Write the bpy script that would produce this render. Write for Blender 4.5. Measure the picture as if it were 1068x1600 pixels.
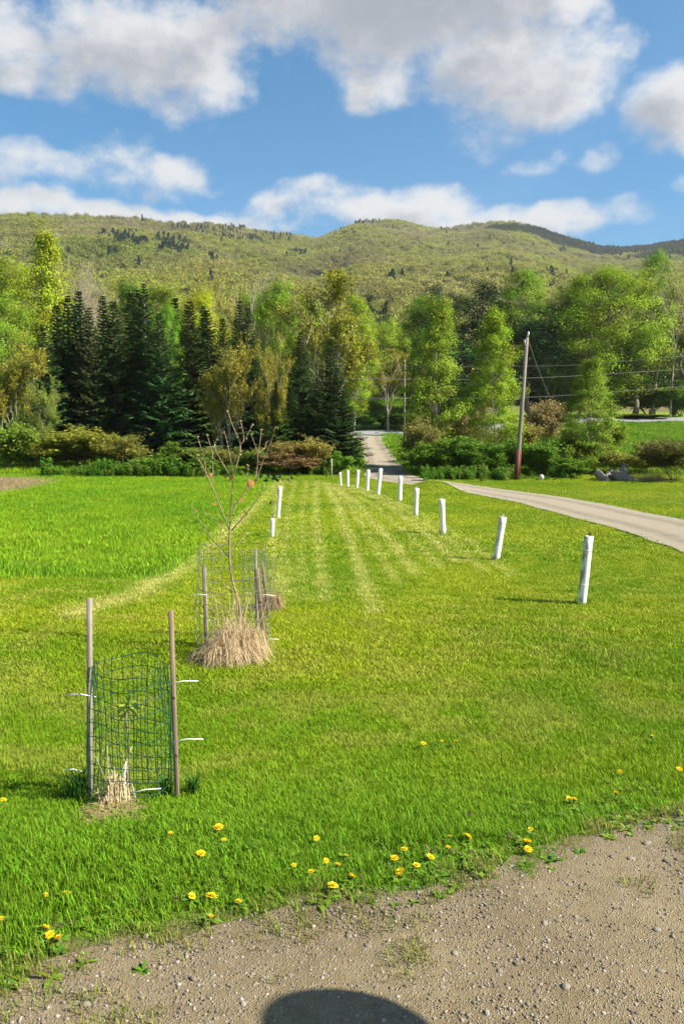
import bpy, math, random
import numpy as np
from mathutils import Vector

# ------------------------------------------------------------------ start
for o in list(bpy.data.objects): bpy.data.objects.remove(o)
scene = bpy.context.scene
col = scene.collection
R = math.radians
rng = np.random.default_rng(7)
random.seed(7)

# ------------------------------------------------------------------ camera
F, CX, HORIZON = 1200.0, 534.0, 700.0        # focal length and horizon row in photo pixels
CAMZ = 1.75
PITCH = math.atan((800 - HORIZON) / F)
cam = bpy.data.cameras.new('camera'); camo = bpy.data.objects.new('camera', cam); col.objects.link(camo)
cam.sensor_fit = 'VERTICAL'; cam.sensor_height = 36; cam.lens = 27
cam.clip_end = 20000; cam.clip_start = .05
camo.location = (0, 0, CAMZ); camo.rotation_euler = (R(90) - PITCH, 0, 0)
scene.camera = camo

# ------------------------------------------------------------------ light
SUN_EL, SUN_AZ = R(38), R(105)               # azimuth clockwise from the viewing direction (+Y)
sunl = bpy.data.lights.new('sun', 'SUN'); suno = bpy.data.objects.new('sun', sunl); col.objects.link(suno)
sunl.energy = 5.0; sunl.angle = R(.53); sunl.color = (1, .925, .78)
sdir = Vector((math.sin(SUN_AZ) * math.cos(SUN_EL), math.cos(SUN_AZ) * math.cos(SUN_EL), math.sin(SUN_EL)))
suno.rotation_euler = sdir.to_track_quat('Z', 'Y').to_euler()

# ------------------------------------------------------------------ exposure and sampling
vs = scene.view_settings
vs.view_transform = 'Standard'; vs.look = 'None'; vs.gamma = 1; vs.exposure = 1.45; vs.use_curve_mapping = False
scene.render.engine = 'CYCLES'
cy = scene.cycles
cy.use_denoising = True; cy.denoiser = 'OPENIMAGEDENOISE'
try: cy.denoising_input_passes = 'RGB_ALBEDO_NORMAL'; cy.denoising_prefilter = 'ACCURATE'
except Exception: pass
cy.use_adaptive_sampling = True; cy.adaptive_threshold = .018; cy.max_bounces = 4; cy.diffuse_bounces = 3; cy.glossy_bounces = 2; cy.transmission_bounces = 3
cy.volume_bounces = 0; cy.transparent_max_bounces = 6
cy.caustics_reflective = False; cy.caustics_refractive = False
cy.sample_clamp_indirect = 6

# ------------------------------------------------------------------ world: sky and clouds
world = bpy.data.worlds.new('World'); scene.world = world; world.use_nodes = True
wt = world.node_tree; wt.nodes.clear()

class NT:
    """small helper that writes maths into a node tree"""
    def __init__(s, t): s.t = t
    def n(s, kind, **kw):
        nd = s.t.nodes.new(kind)
        for k, v in kw.items(): setattr(nd, k, v)
        return nd
    def put(s, sock, v):
        if isinstance(v, bpy.types.NodeSocket): s.t.links.new(v, sock)
        else: sock.default_value = v
    def m(s, op, a, b=None, c=None, clamp=False):
        nd = s.n('ShaderNodeMath', operation=op, use_clamp=clamp)
        s.put(nd.inputs[0], a)
        if b is not None: s.put(nd.inputs[1], b)
        if c is not None: s.put(nd.inputs[2], c)
        return nd.outputs[0]
    def vm(s, op, a, b=None):
        nd = s.n('ShaderNodeVectorMath', operation=op); s.put(nd.inputs[0], a)
        if b is not None: s.put(nd.inputs[1], b)
        return nd.outputs[0]
    def noise(s, vec, scale, detail=6, rough=.55, lac=2.0, dist=0.0):
        nd = s.n('ShaderNodeTexNoise'); s.put(nd.inputs['Vector'], vec)
        nd.inputs['Scale'].default_value = scale; nd.inputs['Detail'].default_value = detail
        nd.inputs['Roughness'].default_value = rough; nd.inputs['Lacunarity'].default_value = lac
        nd.inputs['Distortion'].default_value = dist
        return nd.outputs[0]
    def ss(s, x, a, b, lo=0.0, hi=1.0):
        nd = s.n('ShaderNodeMapRange', interpolation_type='SMOOTHSTEP'); s.put(nd.inputs[0], x)
        nd.inputs[1].default_value = a; nd.inputs[2].default_value = b
        nd.inputs[3].default_value = lo; nd.inputs[4].default_value = hi
        return nd.outputs[0]
    def mix(s, f, a, b):
        nd = s.n('ShaderNodeMix', data_type='RGBA'); s.put(nd.inputs[0], f); s.put(nd.inputs[6], a); s.put(nd.inputs[7], b)
        return nd.outputs[2]
    def ramp(s, f, stops):
        nd = s.n('ShaderNodeValToRGB'); s.put(nd.inputs[0], f)
        e = nd.color_ramp.elements
        while len(e) < len(stops): e.new(.5)
        for el, (p, c) in zip(e, stops): el.position = p; el.color = (*c, 1) if len(c) == 3 else c
        return nd.outputs[0]

# cloud banks as (azimuth, elevation) ellipses, in pixels of the photograph: x, y, rx, ry, weight
BANKS = [(200, 110, 215, 92, 1.05), (330, 120, 105, 80, 1.0), (60, 95, 130, 70, .85), (370, 20, 100, 50, .65),
         (600, 10, 340, 115, 1.2), (800, 20, 160, 85, 1.05), (610, 150, 85, 60, .85), (770, 140, 185, 90, .95), (900, 100, 95, 90, .62), (1045, 195, 92, 62, .95),
         (110, 280, 220, 30, .72), (250, 268, 105, 34, .72), (150, 338, 330, 30, .95), (330, 350, 180, 30, .9),
         (480, 330, 180, 26, .82), (680, 326, 85, 34, 1.05), (620, 350, 230, 30, .95), (850, 364, 170, 36, .95),
         (825, 264, 66, 22, .54), (905, 264, 42, 24, .52), (1055, 305, 55, 20, .5)]

def az_el(px, py):
    a = math.atan((px - CX) / F)
    return a, math.atan((HORIZON - py) / F * math.cos(a))

g = bpy.data.node_groups.new('cloud_cover', 'ShaderNodeTree')
g.interface.new_socket('Direction', in_out='INPUT', socket_type='NodeSocketVector')
g.interface.new_socket('Cover', in_out='OUTPUT', socket_type='NodeSocketFloat')
G = NT(g); gi = G.n('NodeGroupInput'); go = G.n('NodeGroupOutput')
D = gi.outputs[0]
flat = G.vm('MULTIPLY', D, (1, 1, 1.35))
w1 = G.n('ShaderNodeTexNoise'); G.put(w1.inputs['Vector'], flat); w1.inputs['Scale'].default_value = 7; w1.inputs['Detail'].default_value = 3
warp = G.vm('SCALE', G.vm('SUBTRACT', w1.outputs['Color'], (.5, .5, .5))); warp.node.inputs['Scale'].default_value = .085
Dw = G.vm('ADD', D, warp)
sp = G.n('ShaderNodeSeparateXYZ'); G.put(sp.inputs[0], Dw)
az = G.m('ARCTAN2', sp.outputs[0], sp.outputs[1]); el = G.m('ARCSINE', sp.outputs[2])
acc = None
for (px, py, rx, ry, wgt) in BANKS:
    a0, e0 = az_el(px, py); ra = rx / F; re = ry / F
    da = G.m('MULTIPLY_ADD', az, 1 / ra, -a0 / ra); de = G.m('MULTIPLY_ADD', el, 1 / re, -e0 / re)
    r2 = G.m('MULTIPLY_ADD', da, da, G.m('MULTIPLY', de, de))
    b = G.m('MULTIPLY_ADD', r2, -wgt * 1.05, wgt * 1.2)
    acc = b if acc is None else G.m('SMOOTH_MAX', acc, b, .12)
# the same kind of broken cloud everywhere else in the sky
inside = G.m('MULTIPLY', G.ss(G.m('ABSOLUTE', az), .42, .62, 1, 0), G.ss(el, .55, .75, 1, 0))
broad = G.m('MULTIPLY_ADD', G.noise(flat, 2.6, 2, .5), 5.0, -2.55)
base = G.m('ADD', G.m('MULTIPLY', G.m('MAXIMUM', acc, -1.2), inside), G.m('MULTIPLY', broad, G.m('SUBTRACT', 1.0, inside)))
n1 = G.noise(flat, 8.5, 9, .58); n2 = G.noise(flat, 34, 5, .6)
det = G.m('ADD', G.m('MULTIPLY_ADD', n1, 1.9, -.95), G.m('MULTIPLY_ADD', n2, .5, -.25))
cov = G.m('ADD', base, det)
G.put(go.inputs[0], G.m('ADD', cov, -.42))

W = NT(wt)
wout = W.n('ShaderNodeOutputWorld'); bg = W.n('ShaderNodeBackground'); wt.links.new(bg.outputs[0], wout.inputs[0])
bg.inputs[1].default_value = .075
sky = W.n('ShaderNodeTexSky', sky_type='NISHITA'); sky.sun_disc = False
sky.sun_elevation = SUN_EL; sky.sun_rotation = SUN_AZ; sky.air_density = 1.0; sky.dust_density = .6; sky.ozone_density = 2.5
tc = W.n('ShaderNodeTexCoord'); dirn = tc.outputs['Generated']
def cover(vec):
    nd = W.n('ShaderNodeGroup'); nd.node_tree = g; W.put(nd.inputs[0], vec); return nd.outputs[0]
c0 = cover(dirn)
c1 = cover(W.vm('NORMALIZE', W.vm('ADD', dirn, tuple(.045 * v for v in (sdir.x, 0.0, sdir.z * 1.0)))))
alpha = W.m('MULTIPLY', W.ss(c0, -.15, .7), .97)
thick = W.ss(c1, .0, 1.0); 
edge = W.ss(c0, .15, 1.2)
shade = W.m('ADD', W.m('MULTIPLY', thick, .80), W.m('MULTIPLY', edge, .20))
ccol = W.mix(shade, (4.25, 4.2, 4.15, 1), (1.75, 1.86, 2.12, 1))
skyc = W.n('ShaderNodeHueSaturation'); skyc.inputs['Saturation'].default_value = 1.42; skyc.inputs['Value'].default_value = .80; skyc.inputs['Hue'].default_value = .49
W.put(skyc.inputs['Color'], sky.outputs[0])
W.put(bg.inputs[0], W.mix(alpha, skyc.outputs[0], ccol))
world.cycles.sampling_method = 'MANUAL'; world.cycles.sample_map_resolution = 512

# ================================================================== helpers
def ray(px, py):
    u = (px - CX) / F; v = (800 - py) / F
    return np.array([u, math.cos(PITCH) + v * math.sin(PITCH), -math.sin(PITCH) + v * math.cos(PITCH)])
def at(px, py, d):
    r = ray(px, py); return Vector((r[0] / r[1] * d, d, CAMZ + r[2] / r[1] * d))

def vnoise(x, y, seed=0):
    xi = np.floor(x).astype(np.int64); yi = np.floor(y).astype(np.int64); xf = x - xi; yf = y - yi
    def h(a, b):
        n = (a * 374761393 + b * 668265263 + seed * 982451653) & 0xffffffff
        n = ((n ^ (n >> 13)) * 1274126177) & 0xffffffff
        return ((n ^ (n >> 16)) & 0xffff) / 65535.0
    u = xf * xf * (3 - 2 * xf); v = yf * yf * (3 - 2 * yf)
    return (h(xi, yi) * (1 - u) + h(xi + 1, yi) * u) * (1 - v) + (h(xi, yi + 1) * (1 - u) + h(xi + 1, yi + 1) * u) * v
def fbm(x, y, seed=0, oct=4):
    s = 0; a = .5; t = 0
    for i in range(oct):
        s = s + a * vnoise(x * 2 ** i + 17.3 * i, y * 2 ** i - 9.1 * i, seed + i); t += a; a *= .5
    return s / t

# ---- the lie of the land
KN = np.array([(-60, 0), (2.2, 0), (3.4, -.06), (4.4, -.24), (6, -.30), (9.7, -.27), (14.5, -.36), (19, -.38), (24, -.36), (30, -.25), (36, -.13),
               (40, -.02), (45, .12), (52, .45), (60, 1.0), (70, 1.7), (80, 2.35), (88, 2.7), (94.5, 3.1), (101, 4.15), (112, 5.0), (140, 7), (200, 12), (260, 19), (5000, 19)])
_xs = np.concatenate([np.arange(-60, 12, .1), np.arange(12, 320, .5)])
_zs = np.interp(_xs, KN[:, 0], KN[:, 1])
_zz = np.array([np.average(np.interp(x + np.linspace(-1, 1, 9) * (.25 + .05 * abs(x)), KN[:, 0], KN[:, 1]), weights=[1, 2, 3, 4, 5, 4, 3, 2, 1]) for x in _xs])
SKYLINE = np.array([(-900, 330), (-400, 318), (-150, 325), (0, 336), (60, 333), (140, 334), (200, 337), (280, 346), (330, 347), (400, 358), (450, 366), (495, 373),
                    (520, 364), (560, 347), (620, 346), (680, 356), (720, 352), (760, 344), (800, 347), (840, 358), (880, 371), (920, 379), (960, 378),
                    (1000, 374), (1068, 366), (1200, 355), (1500, 350), (2000, 370)], float)
RIDGE = np.array([(-900, 900), (0, 1000), (300, 1150), (470, 1300), (540, 1400), (860, 1500), (930, 1850), (1068, 1950), (2000, 1950)], float)
def H(x, y):
    x = np.asarray(x, float); y = np.asarray(y, float)
    z = np.interp(y, _xs, _zz)
    far = np.clip((y - 55) / 40, 0, 1)
    z = z + far * np.clip((x - 8) / 25, 0, 1) * 1.5
    z = z + .05 * (fbm(x * .35, y * .35, 3, 2) - .5) * np.clip((y - 4) / 4, 0, 1) * (1 + np.clip(y - 45, 0, 60) * .12)
    z = z + .42 * np.exp(-((x - 4.1) / 1.0) ** 2 - ((y - 34.6) / 1.7) ** 2)      # a low hump beside the driveway bend
    px = CX + F * x / np.maximum(y, 100)
    rr = np.interp(px, RIDGE[:, 0], RIDGE[:, 1]); sy = np.interp(px, SKYLINE[:, 0], SKYLINE[:, 1]) + 22
    rz = (HORIZON - sy) / F * rr + CAMZ
    t = (y - 250) / (rr - 250)
    spur = (fbm(x / 260, y / 260, 11, 4) - .5) * 90 * np.clip(t, 0, 1) * np.clip(1.15 - t, 0, 1) * 2
    tt = np.clip(t, 0, 1)
    up = 19 + (rz - 19) * (tt ** 1.12 * .93 + .07 * (1 - (1 - tt) ** 3)) + spur
    up = np.where(t > 1, rz - (t - 1) * (rr - 250) * .30, up)
    k = np.clip((y - 220) / 60, 0, 1)
    return z * (1 - k) + up * k
def h1(x, y): return float(H(np.array([x]), np.array([y]))[0])
_dd = np.concatenate([np.arange(1.2, 15, .02), np.arange(15, 130, .1)])
def ground(px, py):
    """where the ray through a photo pixel meets the land"""
    r = ray(px, py); xx = r[0] / r[1] * _dd
    hit = np.nonzero(CAMZ + r[2] / r[1] * _dd <= H(xx, _dd))[0]
    i = hit[0] if len(hit) else len(_dd) - 1
    return np.array([xx[i], _dd[i]])
def gp(px, d):
    """the point of the land seen in photo column px at depth d"""
    x = (px - CX) / F * d; sp_, cp_ = math.sin(PITCH), math.cos(PITCH)
    for _ in range(3):
        t = (h1(x, d) - CAMZ) / d; v_ = (t * cp_ + sp_) / (cp_ - t * sp_); x = (px - CX) / F * d / (cp_ + v_ * sp_)
    return Vector((x, d, h1(x, d)))

# ---- mesh building
def mesh(name, v, polys, mat=None, smooth=False, attrs=None):
    """v: N x 3; polys: list of index arrays (M x k)"""
    me = bpy.data.meshes.new(name)
    v = np.asarray(v, np.float32); polys = [np.asarray(p, np.int32) for p in polys if len(p)]
    me.vertices.add(len(v)); me.vertices.foreach_set('co', v.ravel())
    nl = sum(p.size for p in polys); nf = sum(len(p) for p in polys)
    me.loops.add(nl); me.loops.foreach_set('vertex_index', np.concatenate([p.ravel() for p in polys]))
    me.polygons.add(nf)
    tot = np.concatenate([np.full(len(p), p.shape[1], np.int32) for p in polys])
    me.polygons.foreach_set('loop_start', np.concatenate([[0], np.cumsum(tot)[:-1]]).astype(np.int32))
    if smooth: me.polygons.foreach_set('use_smooth', np.ones(nf, bool))
    for k, (dom, typ, arr) in (attrs or {}).items():
        a = me.attributes.new(k, typ, dom)
        a.data.foreach_set({'FLOAT': 'value', 'FLOAT_COLOR': 'color', 'INT': 'value', 'FLOAT_VECTOR': 'vector'}[typ], np.asarray(arr, np.int32 if typ == 'INT' else np.float32).ravel())
    me.update(calc_edges=True)
    if mat is not None: me.materials.append(mat)
    return me
class Geo:
    def __init__(s): s.v = []; s.q = []; s.t = []; s.qa = []; s.ta = []; s.n = 0
    def add(s, v, q=None, t=None, a=0.0):
        v = np.asarray(v, float).reshape(-1, 3); s.v.append(v)
        if q is not None and len(q): q = np.asarray(q).reshape(-1, 4); s.q.append(q + s.n); s.qa.append(np.broadcast_to(np.asarray(a, float), (len(q),)))
        if t is not None and len(t): t = np.asarray(t).reshape(-1, 3); s.t.append(t + s.n); s.ta.append(np.broadcast_to(np.asarray(a, float), (len(t),)))
        s.n += len(v); return s
    def tube(s, pts, rad, k=6, a=0.0, cap=True):
        pts = np.asarray(pts, float); n = len(pts); rad = np.broadcast_to(np.asarray(rad, float), (n,))
        tan = np.gradient(pts, axis=0); tan /= np.linalg.norm(tan, axis=1)[:, None] + 1e-9
        ref = np.array([0, 0, 1.0]) if abs(tan[0, 2]) < .9 else np.array([1.0, 0, 0])
        b = np.cross(tan, ref); b /= np.linalg.norm(b, axis=1)[:, None] + 1e-9; c = np.cross(b, tan)
        an = np.arange(k) / k * 2 * math.pi
        ring = pts[:, None] + rad[:, None, None] * (np.cos(an)[None, :, None] * b[:, None] + np.sin(an)[None, :, None] * c[:, None])
        i, j = np.meshgrid(np.arange(n - 1), np.arange(k), indexing='ij'); j2 = (j + 1) % k
        q = np.stack([i * k + j, i * k + j2, (i + 1) * k + j2, (i + 1) * k + j], -1).reshape(-1, 4)
        v = ring.reshape(-1, 3); t = []
        if cap:
            v = np.vstack([v, pts[-1], pts[0]]); m = n * k
            t = [((n - 1) * k + x, (n - 1) * k + (x + 1) % k, m) for x in range(k)] + [((x + 1) % k, x, m + 1) for x in range(k)]
        return s.add(v, q, t, a)
    def box(s, c, size, rotz=0, tilt=None, a=0.0):
        x, y, z = [e / 2 for e in size]
        v = np.array([(i, j, k) for k in (-z, z) for j in (-y, y) for i in (-x, x)])
        cs, sn = math.cos(rotz), math.sin(rotz); v = v @ np.array([[cs, sn, 0], [-sn, cs, 0], [0, 0, 1]])
        return s.add(v + np.asarray(c), [(0, 2, 3, 1), (4, 5, 7, 6), (0, 1, 5, 4), (2, 6, 7, 3), (0, 4, 6, 2), (1, 3, 7, 5)], None, a)
    def blob(s, c, r, seg=12, rings=8, amp=.15, seed=0, freq=1.6, a=0.0):
        th = np.linspace(0, math.pi, rings + 1)[1:-1]; ph = np.arange(seg) / seg * 2 * math.pi
        d = np.array([(math.sin(t) * math.cos(p), math.sin(t) * math.sin(p), math.cos(t)) for t in th for p in ph] + [(0, 0, 1), (0, 0, -1)])
        nz = fbm(d[:, 0] * freq + d[:, 2] * 1.3 + 20, d[:, 1] * freq - d[:, 2] * .9 + 20, seed, 3)
        v = d * np.asarray(r) * (1 + amp * 2 * (nz[:, None] - .5)) + np.asarray(c); n = len(th)
        q = [(i * seg + j, (i + 1) * seg + j, (i + 1) * seg + (j + 1) % seg, i * seg + (j + 1) % seg) for i in range(n - 1) for j in range(seg)]
        t = [(n * seg, j, (j + 1) % seg) for j in range(seg)] + [(n * seg + 1, (n - 1) * seg + (j + 1) % seg, (n - 1) * seg + j) for j in range(seg)]
        return s.add(v, q, t, a)
    def leaves(s, c, size, var=0.0, up=.35, aspect=.62, r=rng, face=None):
        """diamond leaves at the points c"""
        c = np.asarray(c, float); n = len(c)
        nrm = r.normal(size=(n, 3)); nrm /= np.linalg.norm(nrm, axis=1)[:, None]; nrm[:, 2] = np.abs(nrm[:, 2]) + up
        if face is not None: nrm = nrm * .55 + face          # blades turn to the light, outward from the bough
        nrm /= np.linalg.norm(nrm, axis=1)[:, None]
        t = np.cross(nrm, r.normal(size=(n, 3))); t /= np.linalg.norm(t, axis=1)[:, None] + 1e-9; b = np.cross(nrm, t)
        L = (np.asarray(size) * r.uniform(.6, 1.35, n))[:, None] * .5; Wd = L * aspect
        v = np.stack([c - t * L, c + b * Wd + nrm * L * .18, c + t * L, c - b * Wd + nrm * L * .18], 1)
        q = np.arange(n * 4).reshape(-1, 4)
        return s.add(v.reshape(-1, 3), q, None, np.broadcast_to(np.asarray(var, float), (n,)))
    def build(s, name, mat, smooth=False):
        polys = []; aa = []
        if s.q: polys.append(np.vstack(s.q)); aa.append(np.concatenate(s.qa))
        if s.t: polys.append(np.vstack(s.t)); aa.append(np.concatenate(s.ta))
        return mesh(name, np.vstack(s.v), polys, mat, smooth, {'var': ('FACE', 'FLOAT', np.concatenate(aa))})

def link(name, data, parent=None, loc=None, color=None):
    o = bpy.data.objects.new(name, data); col.objects.link(o)
    if parent is not None: o.parent = parent
    if loc is not None: o.location = loc
    if color is not None: o.color = (*color, 1)
    return o
def tag(o, label=None, cat=None, group=None, kind=None):
    if label: o['label'] = label
    if cat: o['category'] = cat
    if group: o['group'] = group
    if kind: o['kind'] = kind
    return o
def thing(name, loc, label, cat, group=None, rotz=0):
    o = link(name, None, None, loc); o.rotation_euler.z = rotz; o.empty_display_size = .2
    return tag(o, label, cat, group)

# ---- materials
def newmat(name):
    m = bpy.data.materials.new(name); m.use_nodes = True; t = m.node_tree; t.nodes.clear()
    n = NT(t); out = n.n('ShaderNodeOutputMaterial'); return m, n, out
def principled(n, out, color, rough=.8, spec=.3, normal=None, metal=0):
    p = n.n('ShaderNodeBsdfPrincipled'); n.put(p.inputs['Base Color'], color); n.put(p.inputs['Roughness'], rough)
    p.inputs['Specular IOR Level'].default_value = spec; p.inputs['Metallic'].default_value = metal
    if normal is not None: n.put(p.inputs['Normal'], normal)
    n.t.links.new(p.outputs[0], out.inputs[0]); return p
def bump(n, h, strength=.5, dist=.02):
    b = n.n('ShaderNodeBump'); b.inputs['Strength'].default_value = strength; b.inputs['Distance'].default_value = dist
    n.put(b.inputs['Height'], h); return b.outputs[0]
def rgb(c): return (*c, 1)

def leaf_mat(name, source, transl=.35, hue=.03, val=.5, rough=.5, spec=.3):
    """source 'object': object colour, 'instance': colour of the instanced point, or an rgb"""
    m, n, out = newmat(name)
    if source == 'object': c = n.n('ShaderNodeObjectInfo').outputs['Color']
    elif source == 'instance': c = n.n('ShaderNodeAttribute', attribute_name='tint', attribute_type='INSTANCER').outputs['Color']
    else: c = n.n('ShaderNodeRGB'); c.outputs[0].default_value = rgb(source); c = c.outputs[0]
    v = n.n('ShaderNodeAttribute', attribute_name='var').outputs['Fac']
    hs = n.n('ShaderNodeHueSaturation'); n.put(hs.inputs['Color'], c)
    n.put(hs.inputs['Hue'], n.m('MULTIPLY_ADD', v, hue * 2, .5 - hue)); n.put(hs.inputs['Value'], n.m('MULTIPLY_ADD', v, val, 1 - val / 2))
    p = n.n('ShaderNodeBsdfPrincipled'); n.put(p.inputs['Base Color'], hs.outputs[0]); p.inputs['Roughness'].default_value = rough
    p.inputs['Specular IOR Level'].default_value = spec
    tr = n.n('ShaderNodeBsdfTranslucent'); n.put(tr.inputs['Color'], hs.outputs[0])
    mx = n.n('ShaderNodeMixShader'); mx.inputs[0].default_value = transl
    n.t.links.new(p.outputs[0], mx.inputs[1]); n.t.links.new(tr.outputs[0], mx.inputs[2]); n.t.links.new(mx.outputs[0], out.inputs[0])
    return m
M = {}
M['leaf'] = leaf_mat('leaf', 'object', .34, .018, .8, .65, .12)
M['needle'] = leaf_mat('needle', 'object', .22, .02, .9, .8, .08)
M['farleaf'] = leaf_mat('far_leaf', 'instance', .40, .015, .35, .8, .1)
M['grass'] = leaf_mat('grass_blade', 'instance', .30, .02, .7, .65, .15)
M['drygrass'] = leaf_mat('dry_grass', 'object', .25, .01, .7, .7, .2)

def bark(name, a, b, scale=(18, 18, 4), rough=.9):
    m, n, out = newmat(name)
    tcn = n.n('ShaderNodeTexCoord').outputs['Object']
    f = n.noise(n.vm('MULTIPLY', tcn, scale), 1, 6, .65)
    c = n.ramp(f, [(.32, a), (.68, b)])
    principled(n, out, c, rough, .15, bump(n, f, .6, .02)); return m
M['bark'] = bark('grey_bark', (.09, .075, .055), (.24, .21, .16))
M['birch'] = bark('pale_bark', (.22, .19, .14), (.5, .47, .4), (5, 5, 9))
M['twig'] = bark('twig_bark', (.10, .07, .05), (.25, .19, .14))
M['paletwig'] = bark('pale_twig', (.26, .22, .17), (.48, .42, .33))
M['redtwig'] = bark('red_twig', (.13, .09, .06), (.27, .20, .14))

# ================================================================== the land
def grid_sheet(name, xs, ys, zfun, mat, keep=None, smooth=True, colfun=None, dz=0.0):
    X, Y = np.meshgrid(xs, ys, indexing='xy'); Z = zfun(X, Y) + dz
    nx, ny = len(xs), len(ys); v = np.stack([X, Y, Z], -1).reshape(-1, 3)
    i, j = np.meshgrid(np.arange(ny - 1), np.arange(nx - 1), indexing='ij')
    q = np.stack([i * nx + j, i * nx + j + 1, (i + 1) * nx + j + 1, (i + 1) * nx + j], -1).reshape(-1, 4)
    at_ = {}
    if colfun is not None: at_['tint'] = ('POINT', 'FLOAT_COLOR', colfun(v[:, 0], v[:, 1]))
    return mesh(name, v, [q], mat, smooth, at_)

# ---- edges found on the ground
GRAVEL_EDGE = np.array([ground(*p) for p in [(-120, 1578), (0, 1540), (100, 1506), (200, 1490), (300, 1474), (380, 1446), (440, 1424), (560, 1402), (650, 1396),
                                             (750, 1374), (850, 1338), (930, 1310), (1000, 1294), (1068, 1274), (1180, 1245)]])
def gravel_edge(x):
    e = np.interp(x, GRAVEL_EDGE[:, 0], GRAVEL_EDGE[:, 1])
    e = np.where(x < GRAVEL_EDGE[0, 0], GRAVEL_EDGE[0, 1] + (x - GRAVEL_EDGE[0, 0]) * .35, e)
    e = np.where(x > GRAVEL_EDGE[-1, 0], GRAVEL_EDGE[-1, 1] + (x - GRAVEL_EDGE[-1, 0]) * .35, e)
    return np.clip(e, -8, 9)
MEADOW_EDGE = np.array([ground(*p) for p in [(438, 745), (400, 780), (350, 824), (300, 866), (262, 890), (238, 906)]])[::-1]   # x limit at depth
def in_meadow(x, y, soft=0.0):
    lim = np.interp(y, MEADOW_EDGE[:, 1], MEADOW_EDGE[:, 0])
    wv = .5 * (fbm(x * 2.3, y * 1.1, 51, 3) - .5)
    return (y > MEADOW_EDGE[0, 1] + soft + wv * .6) & (x < lim - soft + wv * 1.4) & (y < 60)
# ---- the driveway centre line and width
ups = [(43.0, 608), (49, 602), (57, 594), (66, 587), (76, 581), (86, 577), (94, 574)]
D_C = [(7.2, 8.0), (7.9, 12.0), (8.4, 15.5), (8.6, 19), (8.5, 23), (8.1, 27), (7.4, 30.5), (6.4, 33.8), (5.2, 36.8), (3.9, 40.0)] + [((p - CX) / F * d, d) for d, p in ups]
D_C = np.array(D_C); D_W = np.array([1.6, 1.5, 1.45, 1.45, 1.45, 1.4, 1.35, 1.3, 1.3, 1.35] + [1.45] * 5 + [1.6, 2.4])
def resample(P, Wd, n):
    t = np.concatenate([[0], np.cumsum(np.linalg.norm(np.diff(P, axis=0), axis=1))]); u = np.linspace(0, t[-1], n)
    A = np.stack([np.interp(u, t, P[:, 0]), np.interp(u, t, P[:, 1])], 1); Ww = np.interp(u, t, Wd)
    k = np.ones(15) / 15
    for c in range(2): A[7:-7, c] = np.convolve(A[:, c], k, 'valid')
    return A, Ww
DR, DRW = resample(D_C, D_W, 240)
def drive_dist(x, y):
    """signed distance outside the driveway edge, chunked"""
    x = np.ravel(x); y = np.ravel(y); out = np.full(len(x), 99.0)
    sel = np.nonzero((y > 8) & (x > -3))[0]
    for c in range(0, len(sel), 20000):
        s_ = sel[c:c + 20000]; d = np.hypot(x[s_, None] - DR[None, ::2, 0], y[s_, None] - DR[None, ::2, 1]); k = d.argmin(1)
        out[s_] = d[np.arange(len(s_)), k] - DRW[::2][k]
    return out

# ---- colour of the turf at a place: species, mowing passes and clippings
STRIPES = [([(478, 752), (472, 800), (470, 870), (474, 940)], .05, .6), ([(494, 752), (492, 800), (499, 870), (507, 940)], .07, .8), ([(507, 755), (527, 790), (550, 850), (570, 915), (585, 960)], .08, 1.0), ([(514, 755), (545, 790), (585, 850), (622, 915)], .05, .8),
           ([(520, 757), (560, 790), (610, 845), (652, 900)], .08, 1.0), ([(528, 757), (580, 787), (640, 838), (690, 890)], .05, .8), ([(535, 757), (600, 785), (660, 830), (715, 880)], .08, .95), ([(548, 759), (622, 790), (695, 840), (760, 895)], .06, .8), ([(560, 761), (640, 793), (730, 845), (800, 900)], .06, .7),
           ([(440, 752), (432, 800), (425, 860), (440, 930)], .07, .7), ([(460, 752), (450, 800), (446, 870), (455, 940)], .05, .6),
           ([(428, 752), (385, 796), (340, 838), (290, 880), (225, 925), (120, 960)], .22, 1.0)]
STRIPES = [(np.array([ground(*p) for p in P]), w, s) for P, w, s in STRIPES]
def lerp(a, b, t): return a + (b - a) * t[:, None]
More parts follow.
